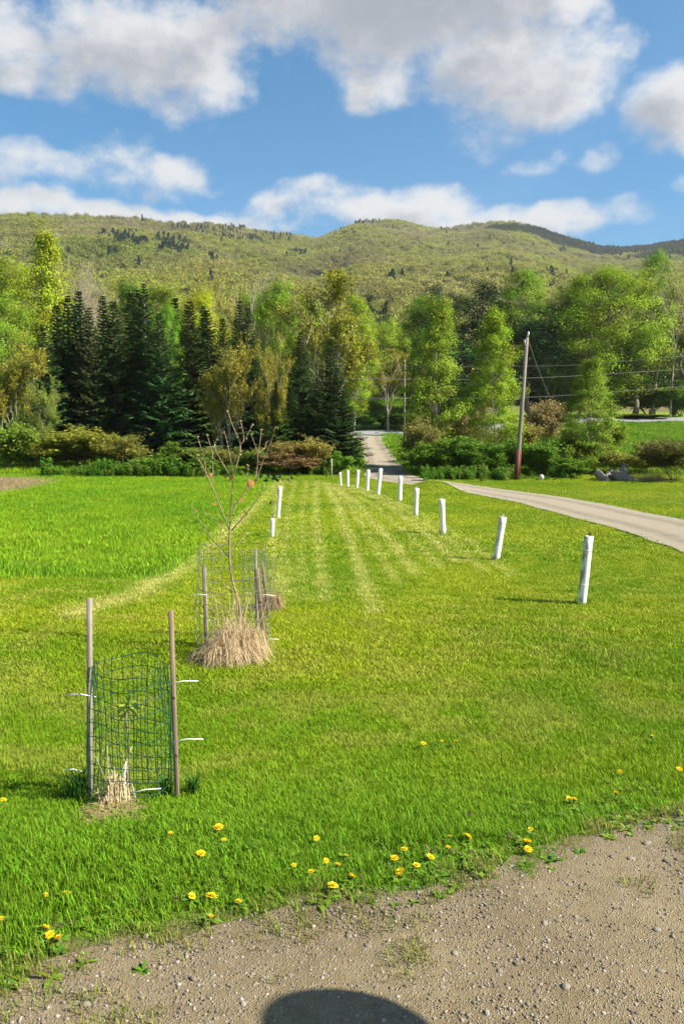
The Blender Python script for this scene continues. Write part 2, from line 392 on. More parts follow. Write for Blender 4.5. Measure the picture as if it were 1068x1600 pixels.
def turf(x, y, soil=False):
    x = np.ravel(x); y = np.ravel(y)
    n1 = fbm(x * .55, y * .55, 21, 4); n2 = fbm(x * 3.1, y * 3.1, 31, 3); n3 = fbm(x * .16 + 5, y * .16, 41, 3)
    a = np.array([.185, .315, .008]); b = np.array([.315, .400, .012])
    c = lerp(a[None], b[None], np.clip((n1 - .5) * 2.2 + .5 + (n2 - .5) * .9, 0, 1))
    # headland passes run across, the rest up the strip
    hl = np.clip(1 - np.abs(y - 10.3) / 2.6, 0, 1)
    band = .5 + .5 * np.sin((y + .35 * np.sin(x * .5) + .10 * x) * 2 * math.pi / .52)
    c = lerp(c, np.array([.42, .45, .05])[None], hl * band ** 2 * .9 * np.clip((n2 - .3) * 3, 0, 1))
    arc = np.hypot(x - 1.5, y - 14.5); band2 = .5 + .5 * np.sin(arc * 2 * math.pi / .62)
    c = lerp(c, np.array([.40, .44, .04])[None], (1 - hl) * band2 ** 3 * .5 * np.clip((y - 6) / 3, 0, 1) * np.clip((40 - y) / 8, 0, 1) * (x > .5))
    for P, w, s in STRIPES:
        d = np.full(len(x), 9.0)
        for (p, q) in zip(P[:-1], P[1:]):
            e = q - p; t = np.clip(((x - p[0]) * e[0] + (y - p[1]) * e[1]) / (e @ e), 0, 1)
            d = np.minimum(d, np.hypot(x - p[0] - e[0] * t, y - p[1] - e[1] * t))
        ww = w * .95 * (1 + (y - 9) * .05)
        k = s * np.exp(-(d / ww) ** 2) * np.clip((n2 - .2) * 2.6, .45, 1)
        c = lerp(c, np.array([.54, .56, .13])[None], np.clip(k * 1.25, 0, 1))
    # clippings and thatch showing in spots
    c = lerp(c, np.array([.40, .37, .09])[None], np.clip((n3 * .5 + n2 * .5 - .6) * 4, 0, .25) * (y > 4.2))
    v = np.clip((4.9 - y + (n1 - .5) * 1.6) / 1.1, 0, 1)
    c = lerp(c, np.array([.135, .285, .010])[None], v * .8)
    md = in_meadow(x, y).astype(float)
    mc = lerp(np.array([[.145, .290, .008]]), np.array([[.235, .360, .010]]), np.clip((n1 - .5) * 2 + .5, 0, 1))
    c = c * (1 - md[:, None]) + mc * md[:, None]
    far = np.clip((y - 46) / 3, 0, 1) * (1 - md)
    fc = lerp(np.array([[.12, .27, .010]]), np.array([[.21, .33, .018]]), np.clip((n1 - .5) * 2 + .5, 0, 1))
    c = lerp(c, fc, far)
    dry = np.clip(1.25 - np.hypot((x + 18.2) / 3.2, (y - 36.5) / 5.5), 0, 1)      # dead grass in the far left corner
    c = lerp(c, np.array([[.36, .29, .15]]), np.clip(dry * 3, 0, 1) * .9)
    bare_ = np.clip(1 - (y - gravel_edge(x) - .05 - .5 * (n2 - .5)) / .25, 0, 1)
    if soil: c = lerp(c, np.array([[.20, .155, .085]]), bare_ * .9)
    c = c * np.array([.95, .93, 1.0])
    return np.concatenate([c, np.ones((len(c), 1))], 1)

# ---- ground sheet
m, n, out = newmat('turf_soil')
c = n.n('ShaderNodeAttribute', attribute_name='tint').outputs['Color']
pos = n.n('ShaderNodeNewGeometry').outputs['Position']
f = n.noise(pos, 9, 8, .7); f2 = n.noise(pos, 70, 3, .7)
cc = n.mix(n.ss(f, .3, .75, .0, .5), c, (.085, .10, .018, 1)); cc = n.mix(n.ss(f2, .45, .7, 0, .3), cc, (.16, .12, .05, 1))
principled(n, out, cc, .95, .1, bump(n, f2, .9, .05)); M['soil'] = m
def spaced(lo, hi, fine_lo, fine_hi, fine, grow=1.25):
    a = list(np.arange(fine_lo, fine_hi + 1e-6, fine)); s_ = fine
    while a[-1] < hi: s_ *= grow; a.append(a[-1] + s_)
    s_ = fine; b = [a[0]]
    while b[-1] > lo: s_ *= grow; b.append(b[-1] - s_)
    return np.array(b[:0:-1] + a)
ys = np.concatenate([spaced(-2500, 0, 0, 14, .22), np.arange(14.5, 50, .5), np.arange(51, 132, 1.0)])
xs = spaced(-2500, 2500, -20, 20, .4)
tag(link('ground', grid_sheet('ground', xs, ys, H, M['soil'], colfun=lambda x, y: turf(x, y, True))), 'grassy ground of the field', 'ground', kind='structure')

# ---- hills
m, n, out = newmat('hill_floor')
pos = n.n('ShaderNodeNewGeometry').outputs['Position']
f = n.noise(pos, .03, 6, .6)
principled(n, out, n.ramp(f, [(.3, (.10, .10, .03)), (.7, (.17, .14, .075))]), .95, .05); M['hillfloor'] = m
pxs = np.arange(-900, 2001, 20); ds = np.concatenate([np.arange(122, 400, 12), np.arange(400, 2700, 22), np.arange(2700, 4200, 150)])
PX, DD = np.meshgrid(pxs, ds); XX = (PX - CX) / F * DD; ZZ = H(XX, DD) - np.clip(1 - (DD - 122) / 30, 0, 1) * 1.2
v = np.stack([XX, DD, ZZ], -1).reshape(-1, 3); nx = len(pxs)
i, j = np.meshgrid(np.arange(len(ds) - 1), np.arange(nx - 1), indexing='ij')
q = np.stack([i * nx + j, i * nx + j + 1, (i + 1) * nx + j + 1, (i + 1) * nx + j], -1).reshape(-1, 4)
tag(link('hills', mesh('hills', v, [q], M['hillfloor'], True)), 'wooded hills across the valley', 'hills', kind='structure')

# ---- gravel yard in the foreground
m, n, out = newmat('gravel')
pos = n.n('ShaderNodeNewGeometry').outputs['Position']
vo = n.n('ShaderNodeTexVoronoi'); n.put(vo.inputs['Vector'], pos); vo.inputs['Scale'].default_value = 95; vo.inputs['Randomness'].default_value = 1
vo2 = n.n('ShaderNodeTexVoronoi'); n.put(vo2.inputs['Vector'], pos); vo2.inputs['Scale'].default_value = 230
big = n.noise(pos, 1.1, 4, .6); mid = n.noise(pos, 14, 6, .7)
earth = n.ramp(n.m('MULTIPLY_ADD', mid, .5, n.m('MULTIPLY', big, .5)), [(.30, (.115, .088, .047)), (.52, (.200, .157, .090)), (.75, (.270, .222, .140))])
sepc = n.n('ShaderNodeSeparateColor'); n.put(sepc.inputs[0], vo.outputs['Color'])
stone = n.ramp(sepc.outputs[0], [(.0, (.13, .11, .085)), (.5, (.23, .20, .155)), (1.0, (.36, .33, .275))])
msk = n.m('MULTIPLY', n.ss(vo.outputs['Distance'], .25, .55, 1, 0), n.ss(sepc.outputs[1], .35, .75))
c = n.mix(n.m('MULTIPLY', msk, .75), earth, stone)
hgt = n.m('ADD', n.m('MULTIPLY', n.ss(vo.outputs['Distance'], 0, .6, 1, 0), msk), n.m('MULTIPLY_ADD', vo2.outputs['Distance'], -.5, n.m('MULTIPLY', mid, .8)))
principled(n, out, c, .95, .12, bump(n, hgt, .8, .009)); M['gravel'] = m
gx = np.concatenate([np.arange(-14, -4, 1.0), np.arange(-4, 5, .06), np.arange(5, 16, 1.0)]); gt = np.concatenate([-np.linspace(14, 2.2, 10), -np.arange(2.16, -.001, -.06)])
X = np.repeat(gx[None], len(gt), 0); E = gravel_edge(X) + .34 * (fbm(X * 3.5, X * 0 + 3, 5, 5) - .5); Y = E + gt[:, None]
Z = H(X, Y) + .012 + .010 * (fbm(X * 4, Y * 4, 9, 4) - .5)
v = np.stack([X, Y, Z], -1).reshape(-1, 3); nx = len(gx)
i, j = np.meshgrid(np.arange(len(gt) - 1), np.arange(nx - 1), indexing='ij')
q = np.stack([i * nx + j, i * nx + j + 1, (i + 1) * nx + j + 1, (i + 1) * nx + j], -1).reshape(-1, 4)
yard = tag(link('gravel_yard', mesh('gravel_yard', v, [q], M['gravel'], True)), 'stony brown gravel yard in the foreground', 'gravel', kind='structure')

# ---- driveway and road
def ribbon(name, P, Wd, mat, dz, crown=.0, nac=9):
    T = np.gradient(P, axis=0); T /= np.linalg.norm(T, axis=1)[:, None]; N = np.stack([T[:, 1], -T[:, 0]], 1)
    s_ = np.linspace(-1, 1, nac); jit = 1 + .10 * (fbm(np.arange(len(P)) * .35, np.zeros(len(P)) + 2, 77, 3) - .5)
    Q = P[:, None] + N[:, None] * (Wd * jit)[:, None, None] * s_[None, :, None]
    Z = H(Q[..., 0], Q[..., 1]) + dz + crown * (1 - s_ ** 2)[None]
    v = np.concatenate([Q, Z[..., None]], -1).reshape(-1, 3)
    i, j = np.meshgrid(np.arange(len(P) - 1), np.arange(nac - 1), indexing='ij')
    q = np.stack([i * nac + j, i * nac + j + 1, (i + 1) * nac + j + 1, (i + 1) * nac + j], -1).reshape(-1, 4)
    uvw = np.tile(s_, len(P))
    return mesh(name, v, [q], mat, True, {'across': ('POINT', 'FLOAT', uvw)})
m, n, out = newmat('driveway_gravel')
pos = n.n('ShaderNodeNewGeometry').outputs['Position']
ac = n.n('ShaderNodeAttribute', attribute_name='across').outputs['Fac']
f = n.noise(pos, 2.2, 7, .7); f2 = n.noise(pos, 26, 4, .8)
tr = n.m('ABSOLUTE', n.m('SUBTRACT', n.m('ABSOLUTE', ac), .5))
tread = n.m('MULTIPLY', n.ss(tr, .05, .28, 1, 0), n.ss(f, .3, .6, .4, 1))
c = n.ramp(f2, [(.3, (.20, .168, .122)), (.7, (.385, .34, .262))])
c = n.mix(n.m('MULTIPLY', tread, .6), c, (.16, .14, .10, 1)); 
c = n.mix(n.ss(f, .62, .8, 0, .35), c, (.17, .18, .06, 1))
principled(n, out, c, .95, .1, bump(n, f2, .8, .04)); M['drivegravel'] = m
tag(link('driveway', ribbon('driveway', DR, DRW, M['drivegravel'], .035)), 'pale gravel driveway curving away to the road', 'driveway', kind='structure')
m, n, out = newmat('asphalt')
pos = n.n('ShaderNodeNewGeometry').outputs['Position']
f = n.noise(pos, 1.4, 6, .7)
principled(n, out, n.ramp(f, [(.3, (.19, .195, .205)), (.7, (.27, .275, .285))]), .7, .35); M['asphalt'] = m
RP, RW = resample(np.array([(-140, 97), (-60, 97), (-20, 97), (3, 97.5), (12, 98), (30, 99), (60, 99), (140, 97)], float), np.full(8, 2.8), 160)
tag(link('road', ribbon('road', RP, RW, M['asphalt'], .10)), 'pale grey paved road at the top of the driveway', 'road', kind='structure')

# ================================================================== instanced masses (grass, stones, far forest)
def scatter(name, variants, pts, rot, scl, tint, idx, label, cat, tilt=None):
    """one object; its points carry instances of the given meshes"""
    n_ = len(pts)
    rv = np.zeros((n_, 3)); rv[:, 2] = rot
    if tilt is not None: rv[:, :2] = tilt
    sc = np.asarray(scl, float); sc = np.repeat(sc[:, None], 3, 1) if sc.ndim == 1 else sc
    me = bpy.data.meshes.new(name); me.vertices.add(n_); me.vertices.foreach_set('co', np.asarray(pts, np.float32).ravel())
    for k, typ, arr, key in (('rv', 'FLOAT_VECTOR', rv, 'vector'), ('sc', 'FLOAT_VECTOR', sc, 'vector'), ('tint', 'FLOAT_COLOR', tint, 'color'), ('pick', 'INT', idx, 'value')):
        a = me.attributes.new(k, typ, 'POINT'); a.data.foreach_set(key, np.asarray(arr, np.int32 if typ == 'INT' else np.float32).ravel())
    o = link(name, me)
    ng = bpy.data.node_groups.new(name + '_scatter', 'GeometryNodeTree')
    ng.interface.new_socket('Geometry', in_out='INPUT', socket_type='NodeSocketGeometry'); ng.interface.new_socket('Geometry', in_out='OUTPUT', socket_type='NodeSocketGeometry')
    N = lambda t: ng.nodes.new(t)
    gi_, go_, ip, gtoi = N('NodeGroupInput'), N('NodeGroupOutput'), N('GeometryNodeInstanceOnPoints'), N('GeometryNodeGeometryToInstance')
    for vme in reversed(variants):
        src = bpy.data.objects.new(vme.name, vme)
        oi = N('GeometryNodeObjectInfo'); oi.inputs['Object'].default_value = src; oi.inputs['As Instance'].default_value = False
        ng.links.new(oi.outputs['Geometry'], gtoi.inputs[0])
    def named(k, t):
        nd = N('GeometryNodeInputNamedAttribute'); nd.data_type = t; nd.inputs[0].default_value = k; return nd.outputs[0]
    e2r = N('FunctionNodeEulerToRotation'); ng.links.new(named('rv', 'FLOAT_VECTOR'), e2r.inputs[0])
    ng.links.new(gi_.outputs[0], ip.inputs['Points']); ng.links.new(gtoi.outputs[0], ip.inputs['Instance'])
    ip.inputs['Pick Instance'].default_value = True
    ng.links.new(named('pick', 'INT'), ip.inputs['Instance Index']); ng.links.new(e2r.outputs[0], ip.inputs['Rotation']); ng.links.new(named('sc', 'FLOAT_VECTOR'), ip.inputs['Scale'])
    ng.links.new(ip.outputs[0], go_.inputs[0])
    o.modifiers.new('scatter', 'NODES').node_group = ng
    return tag(o, label, cat, kind='stuff')

def blades(g_, n_, rad, hgt, wid, lean, r, seg=2):
    """bent grass blades standing in a disc"""
    a = r.uniform(0, 2 * math.pi, n_); d = rad * np.sqrt(r.uniform(0, 1, n_)); th = r.uniform(0, 2 * math.pi, n_)
    h = hgt * r.uniform(.55, 1.15, n_); ln = lean * r.uniform(.2, 1.2, n_) * h; w = wid * r.uniform(.7, 1.3, n_)
    b = np.stack([d * np.cos(a), d * np.sin(a), np.zeros(n_)], 1); dr = np.stack([np.cos(th), np.sin(th), np.zeros(n_)], 1); sd = np.stack([-np.sin(th), np.cos(th), np.zeros(n_)], 1)
    up = np.array([0, 0, 1.0])
    m1 = b + dr * (ln * .3)[:, None] + up * (h * .55)[:, None]; tp = b + dr * ln[:, None] + up * (h * (1 - .25 * lean))[:, None]
    v = np.stack([b - sd * w[:, None] / 2, b + sd * w[:, None] / 2, m1 + sd * w[:, None] * .42, m1 - sd * w[:, None] * .42, tp], 1)
    o5 = np.arange(n_)[:, None] * 5
    var = r.uniform(0, 1, n_)
    k = g_.n; g_.add(v.reshape(-1, 3), o5 + np.array([0, 1, 2, 3]), o5 + np.array([3, 2, 4]), var)

# ---- turf
def tuft(name, n_, rad, hgt, wid, lean, seed, mat=None):
    g_ = Geo(); blades(g_, n_, rad, hgt, wid, lean, np.random.default_rng(seed)); return g_.build(name, mat or M['grass'])
def area_points(n_, y0, y1, margin, r, power=1.0):
    """points spread evenly over the strip of ground in view, a step to each side included"""
    y = np.sqrt(r.uniform(y0 ** 2, y1 ** 2, n_)); x = r.uniform(-1, 1, n_) * (.46 * y + margin)
    return x, y
def edge_open(x, y): return y - gravel_edge(x) - .34 * (fbm(x * 3.6, y * 3.6, 55, 4) - .42) * 2
def lay_grass(name, label, variants, n_, y0, y1, margin, scl, seed, meadow=None, meadow_scale=1.0):
    r = np.random.default_rng(seed); x, y = area_points(n_, y0, y1, margin, r)
    ok = (edge_open(x, y) > 0) & (drive_dist(x, y) > .10 * r.normal(size=n_))
    if meadow is not None: ok &= in_meadow(x, y) == meadow
    x, y = x[ok], y[ok]; n_ = len(x)
    t = turf(x, y); t[:, :3] *= r.uniform(.8, 1.2, n_)[:, None]
    s_ = scl * r.uniform(.7, 1.3, n_) * (.8 + .5 * fbm(x * 1.3, y * 1.3, 61, 3))
    verge = np.clip(1.6 - (y - gravel_edge(x)) / .75, 0, 1) if y0 < 5 else np.zeros(n_)
    clump = np.clip((fbm(x * 2.6, y * 2.6, 63, 3) - .42) * 4, 0, 1)
    sz = np.stack([s_, s_, s_ * (1 + verge * (-.05 + .7 * clump))], 1)
    edge = np.clip((edge_open(x, y)) / .12, .25, 1); sz[:, 2] *= edge
    scatter(name, variants, np.stack([x, y, H(x, y) - .004], 1), r.uniform(0, 6.28, n_), sz, t, r.integers(0, len(variants), n_), label, 'grass', r.normal(size=(n_, 2)) * .12)
V = [tuft('fine_tuft', 26, .045, .037, .0027, .75, 100 + k) for k in range(6)]
lay_grass('near_lawn_grass', 'green grass along the gravel edge and round the caged seedling', V, 30000, 2.1, 6.6, 1.0, 1.0, 1)
V = [tuft('short_tuft', 26, .09, .040, .0048, .8, 110 + k) for k in range(5)]
lay_grass('mown_lawn_grass', 'short mown lawn around the white tree tubes', V, 52000, 6.2, 15, 1.0, 1.0, 2, meadow=False)
V = [tuft('coarse_tuft', 18, .10, .050, .010, .8, 120 + k) for k in range(5)]
lay_grass('far_lawn_grass', 'striped mown lawn running back to the brush', V, 130000, 14, 48, 1.5, 1.0, 3, meadow=False)
V = [tuft('meadow_tuft', 40, .22, .090, .010, .6, 130 + k) for k in range(5)]
lay_grass('meadow_grass', 'taller unmown grass of the meadow on the left', V, 38000, 11, 50, 1.5, 1.0, 4, meadow=True)
V = [tuft('rough_tuft', 40, .4, .32, .03, .6, 140 + k) for k in range(4)]
lay_grass('rough_grass', 'rough grass on the bank below the road', V, 26000, 46, 96, 6, 1.0, 5)
# dead grass in the far left corner
r = np.random.default_rng(9); n_ = 3000; x = -18.2 + r.normal(size=n_) * 1.5; y = 36.5 + r.normal(size=n_) * 2.6
V = [tuft('straw_tuft', 30, .2, .5, .012, .7, 150 + k) for k in range(3)]
t = np.ones((n_, 4)); t[:, :3] = np.array([.40, .31, .17]) * r.uniform(.6, 1.2, n_)[:, None]
scatter('dead_grass_patch', V, np.stack([x, y, H(x, y)], 1), r.uniform(0, 6.28, n_), r.uniform(.5, 1.2, n_) * np.exp(-np.hypot((x + 18.2) / 3.5, (y - 36.5) / 6)), t, r.integers(0, 3, n_), 'pale dead grass in the corner of the meadow', 'dry grass')

# ---- weeds of the verge: low broad leaves
def rosette(seed, nl, L, wd, mat):
    r = np.random.default_rng(seed); g_ = Geo()
    for k in range(nl):
        a = k * 2.4 + r.normal() * .3; l = L * r.uniform(.6, 1.1); e = r.uniform(.15, .8); w = wd * r.uniform(.7, 1.2)
        d = np.array([math.cos(a), math.sin(a), 0]); s_ = np.array([-math.sin(a), math.cos(a), 0]); pts = []
        for t, ww in ((0, .15), (.35, .8), (.7, 1.0), (1, .1)):
            c = d * l * t * math.cos(e) + np.array([0, 0, l * (math.sin(e) * t - .35 * t * t)]) + [0, 0, .006]
            pts += [c - s_ * w * ww, c + s_ * w * ww]
        g_.add(pts, [(2 * i, 2 * i + 1, 2 * i + 3, 2 * i + 2) for i in range(3)], None, r.uniform())
    return g_.build('rosette', mat)
V = [rosette(200 + k, 9, .10, .012, M['grass']) for k in range(3)] + [rosette(210 + k, 14, .06, .010, M['grass']) for k in range(3)]
r = np.random.default_rng(12); n_ = 3200; x, y = area_points(n_, 2.2, 5.0, .8, r)
e = y - gravel_edge(x); ok = (e > -.16 + .2 * r.uniform(size=n_) ** 2) & (e < .75 * r.uniform(size=n_) ** .6) & (fbm(x * 3, y * 3, 71, 3) > .43)
x, y = x[ok], y[ok]; n_ = len(x); t = np.ones((n_, 4)); t[:, :3] = lerp(np.array([[.08, .18, .014]]), np.array([[.18, .26, .022]]), r.uniform(size=n_)); 
t[r.uniform(size=n_) < .08, :3] = (.12, .095, .05)
scatter('verge_weeds', V, np.stack([x, y, H(x, y) + .01], 1), r.uniform(0, 6.28, n_), r.uniform(.25, .7, n_), t, r.integers(0, 6, n_), 'low broad-leaved weeds along the gravel edge', 'weeds')
# thin yellowish grass creeping over the gravel edge
V = [tuft('sparse_tuft', 9, .05, .045, .0035, .9, 160 + k) for k in range(3)]
n_ = 9000; x, y = area_points(n_, 1.9, 4.8, .8, r); e = y - gravel_edge(x)
ok = (e > -.55) & (e < .12) & (fbm(x * 5, y * 5, 81, 3) > .53 - .55 * np.clip(e + .18, -.2, .25) - .05 * (x > 1)); x, y = x[ok], y[ok]; n_ = len(x)
t = np.ones((n_, 4)); t[:, :3] = lerp(np.array([[.13, .19, .02]]), np.array([[.27, .22, .07]]), r.uniform(size=n_))
scatter('edge_grass', V, np.stack([x, y, H(x, y) + .01], 1), r.uniform(0, 6.28, n_), r.uniform(.5, 1.1, n_), t, r.integers(0, 3, n_), 'thin grass creeping out over the gravel', 'grass')

# ---- loose stones on the gravel
m, n, out = newmat('pebble')
c = n.n('ShaderNodeAttribute', attribute_name='tint', attribute_type='INSTANCER').outputs['Color']
f = n.noise(n.n('ShaderNodeTexCoord').outputs['Object'], 2.5, 5, .7)
principled(n, out, n.mix(n.ss(f, .35, .7, 0, .45), c, (.16, .13, .10, 1)), .85, .2, bump(n, f, .4, .2)); M['pebble'] = m
m, n, out = newmat('stone')
c = n.n('ShaderNodeObjectInfo').outputs['Color']; f = n.noise(n.n('ShaderNodeTexCoord').outputs['Object'], 2.2, 6, .7)
principled(n, out, n.mix(n.ss(f, .35, .7, 0, .5), c, (.15, .125, .10, 1)), .85, .2, bump(n, f, .5, .15)); M['stone'] = m
PEB = [Geo().blob((0, 0, .25), (1, r.uniform(.6, .9), r.uniform(.45, .7)), 7, 5, .22, 300 + k, 1.3).build('pebble', M['pebble']) for k in range(7)]
n_ = 150000; x = r.uniform(-2.4, 2.8, n_); y = r.uniform(1.5, 4.4, n_)
e = y - gravel_edge(x); w = fbm(x * 1.7, y * 1.7, 91, 4); ok = (e < .03) & (r.uniform(size=n_) < np.clip((w - .36) * 4.5, .10, 1)); x, y = x[ok], y[ok]; n_ = len(x)
s_ = .0014 + .0076 * r.uniform(size=n_) ** 7.5
pal = np.array([(.25, .215, .165), (.19, .16, .12), (.37, .335, .28), (.22, .18, .125), (.15, .13, .10)]); t = np.ones((n_, 4)); t[:, :3] = pal[r.integers(0, 5, n_)] * r.uniform(.75, 1.2, n_)[:, None]
scatter('loose_gravel', PEB, np.stack([x, y, H(x, y) + .012 - s_ * .22], 1), r.uniform(0, 6.28, n_), s_, t, r.integers(0, 7, n_), 'small loose stones strewn over the gravel yard', 'gravel', r.normal(size=(n_, 2)) * .25)
SM = [Geo().blob((0, 0, .2), (1, r.uniform(.6, .9), r.uniform(.4, .62)), 9, 6, .24, 320 + k, 1.5).build('stone', M['stone'], False) for k in range(6)]
for (px, py, sz) in [(302, 1536, 15), (135, 1580, 17), (228, 1472, 12), (883, 1554, 17), (1030, 1528, 14), (1025, 1462, 12), (838, 1555, 14), (806, 1517, 11), (1003, 1528, 12), (650, 1500, 12),
                     (710, 1498, 14), (620, 1442, 14), (574, 1486, 13), (545, 1472, 12), (452, 1530, 12), (95, 1558, 12), (985, 1350, 14), (1010, 1324, 15), (1040, 1352, 13), (955, 1345, 12),
                     (780, 1525, 12), (690, 1552, 12), (760, 1590, 13), (720, 1590, 11), (930, 1560, 10), (965, 1512, 10), (850, 1452, 13), (870, 1446, 12), (900, 1440, 12), (600, 1430, 11),
                     (250, 1518, 10), (410, 1536, 11), (380, 1580, 11), (160, 1530, 10), (520, 1505, 10), (1050, 1470, 10), (995, 1590, 12), (906, 1585, 11)]:
    p = ground(px, py); k = random.randrange(6); rr_ = sz / 2 / F * p[1] * 1.05
    o = link('stone', SM[k], yard, (p[0], p[1], h1(*p) + .010), tuple(np.array(random.choice([(.30, .26, .20), (.25, .21, .155), (.34, .305, .25), (.21, .175, .13)])) * random.uniform(.85, 1.1)))
    o.scale = (rr_ * random.uniform(.95, 1.2), rr_, rr_ * random.uniform(.8, 1.2)); o.rotation_euler = (random.uniform(-.2, .2), random.uniform(-.2, .2), random.uniform(0, 6))

# ---- woods on the hills
def far_crown(seed, conifer=False, bare=False):
    r = np.random.default_rng(seed); g_ = Geo()
    if conifer:
        n_ = 200; z = r.uniform(0, 1, n_) ** .8; rad = .27 * (1 - z) + .015; a = r.uniform(0, 6.28, n_); d = rad * np.sqrt(r.uniform(.3, 1, n_))
        c = np.stack([d * np.cos(a), d * np.sin(a), .05 + z * 1.05], 1); g_.leaves(c, .11, r.uniform(0, 1, n_), .2, .7, r)
    else:
        for k in range(16):
            d = r.normal(size=3); d /= np.linalg.norm(d); d[2] = abs(d[2]) * 1.1 - .15; c = d * r.uniform(.22, .42) * np.array([1, 1, .9]) + [0, 0, .62]
            n_ = 36; pts = c + r.normal(size=(n_, 3)) * .09; g_.leaves(pts, .075 if bare else .105, np.clip(r.uniform(.1, .9) + r.normal(size=n_) * .12, 0, 1), .3, .35 if bare else .75, r)
        g_.tube([(0, 0, -.15), (0, 0, .6)], [.025, .015], 4)
    return g_.build('far_conifer' if conifer else 'far_crown', M['farleaf'])
FV = [far_crown(400 + k) for k in range(5)] + [far_crown(410 + k, bare=True) for k in range(2)] + [far_crown(420 + k, True) for k in range(2)]
r = np.random.default_rng(15)
n_ = 95000; d = np.sqrt(r.uniform(165 ** 2, 2600 ** 2, n_)); px = r.uniform(-330, 1400, n_); x = (px - CX) / F * d
rr_ = np.interp(px, RIDGE[:, 0], RIDGE[:, 1]); keepp = np.where(d < 1200, 1.0, .75)
extra = 26000; d2 = np.sqrt(r.uniform(165 ** 2, 1300 ** 2, extra)); px2 = r.uniform(-330, 1400, extra)
d = np.concatenate([d, d2]); px = np.concatenate([px, px2]); x = (px - CX) / F * d; rr_ = np.interp(px, RIDGE[:, 0], RIDGE[:, 1])
ok = d < rr_ * 1.03; d, px, x, rr_ = d[ok], px[ok], x[ok], rr_[ok]; n_ = len(d); z = H(x, d)
hf = np.clip((d - 250) / (rr_ - 250), 0, 1)
nb = fbm(x / 130, d / 130, 95, 4); nc = fbm(x / 45, d / 45, 97, 3); ne = fbm(x / 220 + 9, d / 220, 99, 4)
yg = np.array([.275, .295, .045]); ol = np.array([.265, .250, .075]); gb = np.array([.280, .240, .150]); br = np.array([.165, .255, .030])
c = lerp(np.repeat(yg[None], n_, 0), ol[None], np.clip((nb - .45) * 3, 0, 1)); grey = np.clip((nc - .52) * 3 + (hf - .6) * 1.4, 0, 1) * .75
c = lerp(c, gb[None], grey); c = lerp(c, br[None], np.clip((.42 - ne) * 5, 0, 1) * (1 - hf) * .8)
c *= (r.uniform(.8, 1.2, n_) * (.72 + .56 * fbm(x / 70, d / 70, 103, 3)))[:, None]
idx = np.where(r.uniform(size=n_) < .25 + .4 * grey, 5 + r.integers(0, 2, n_), r.integers(0, 5, n_))
# conifers stand in groups
con = np.zeros(n_, bool); yy = HORIZON - F * (z + 6 - CAMZ) / d
for (cx_, cy_, rx_, ry_, pr) in [(240, 380, 60, 6, .6), (190, 372, 28, 5, .7), (282, 392, 26, 6, .85), (330, 362, 60, 5, .4), (400, 375, 60, 7, .22), (130, 400, 60, 8, .05), (225, 412, 10, 5, .6), (330, 412, 14, 5, .5),
                                 (462, 400, 16, 5, .4), (615, 440, 18, 5, .35), (690, 438, 30, 4, .25), (870, 394, 5, 3, .9), (860, 432, 20, 4, .3), (800, 436, 40, 5, .08), (920, 385, 60, 5, .12), (560, 352, 40, 3, .25), (100, 335, 90, 3, .10), (1000, 400, 60, 8, .2)]:
    con |= (((px - cx_) / rx_) ** 2 + ((yy - cy_ - 10) / ry_) ** 2 < 1) & (r.uniform(size=n_) < pr)
con |= r.uniform(size=n_) < .004
idx[con] = 7 + r.integers(0, 2, con.sum()); c[con] = np.array([.022, .050, .026]) * r.uniform(.8, 1.3, con.sum())[:, None]
white = (r.uniform(size=n_) < .004) & (px < 120); c[white] = (.42, .40, .36)
sz = np.where(con, r.uniform(9, 15, n_), r.uniform(7.5, 12.5, n_)); tint = np.concatenate([c, np.ones((n_, 1))], 1)
scatter('hillside_forest', FV, np.stack([x, d, z - .5], 1), r.uniform(0, 6.28, n_), sz, tint, idx, 'spring woods covering the hills, green, olive and grey', 'forest')

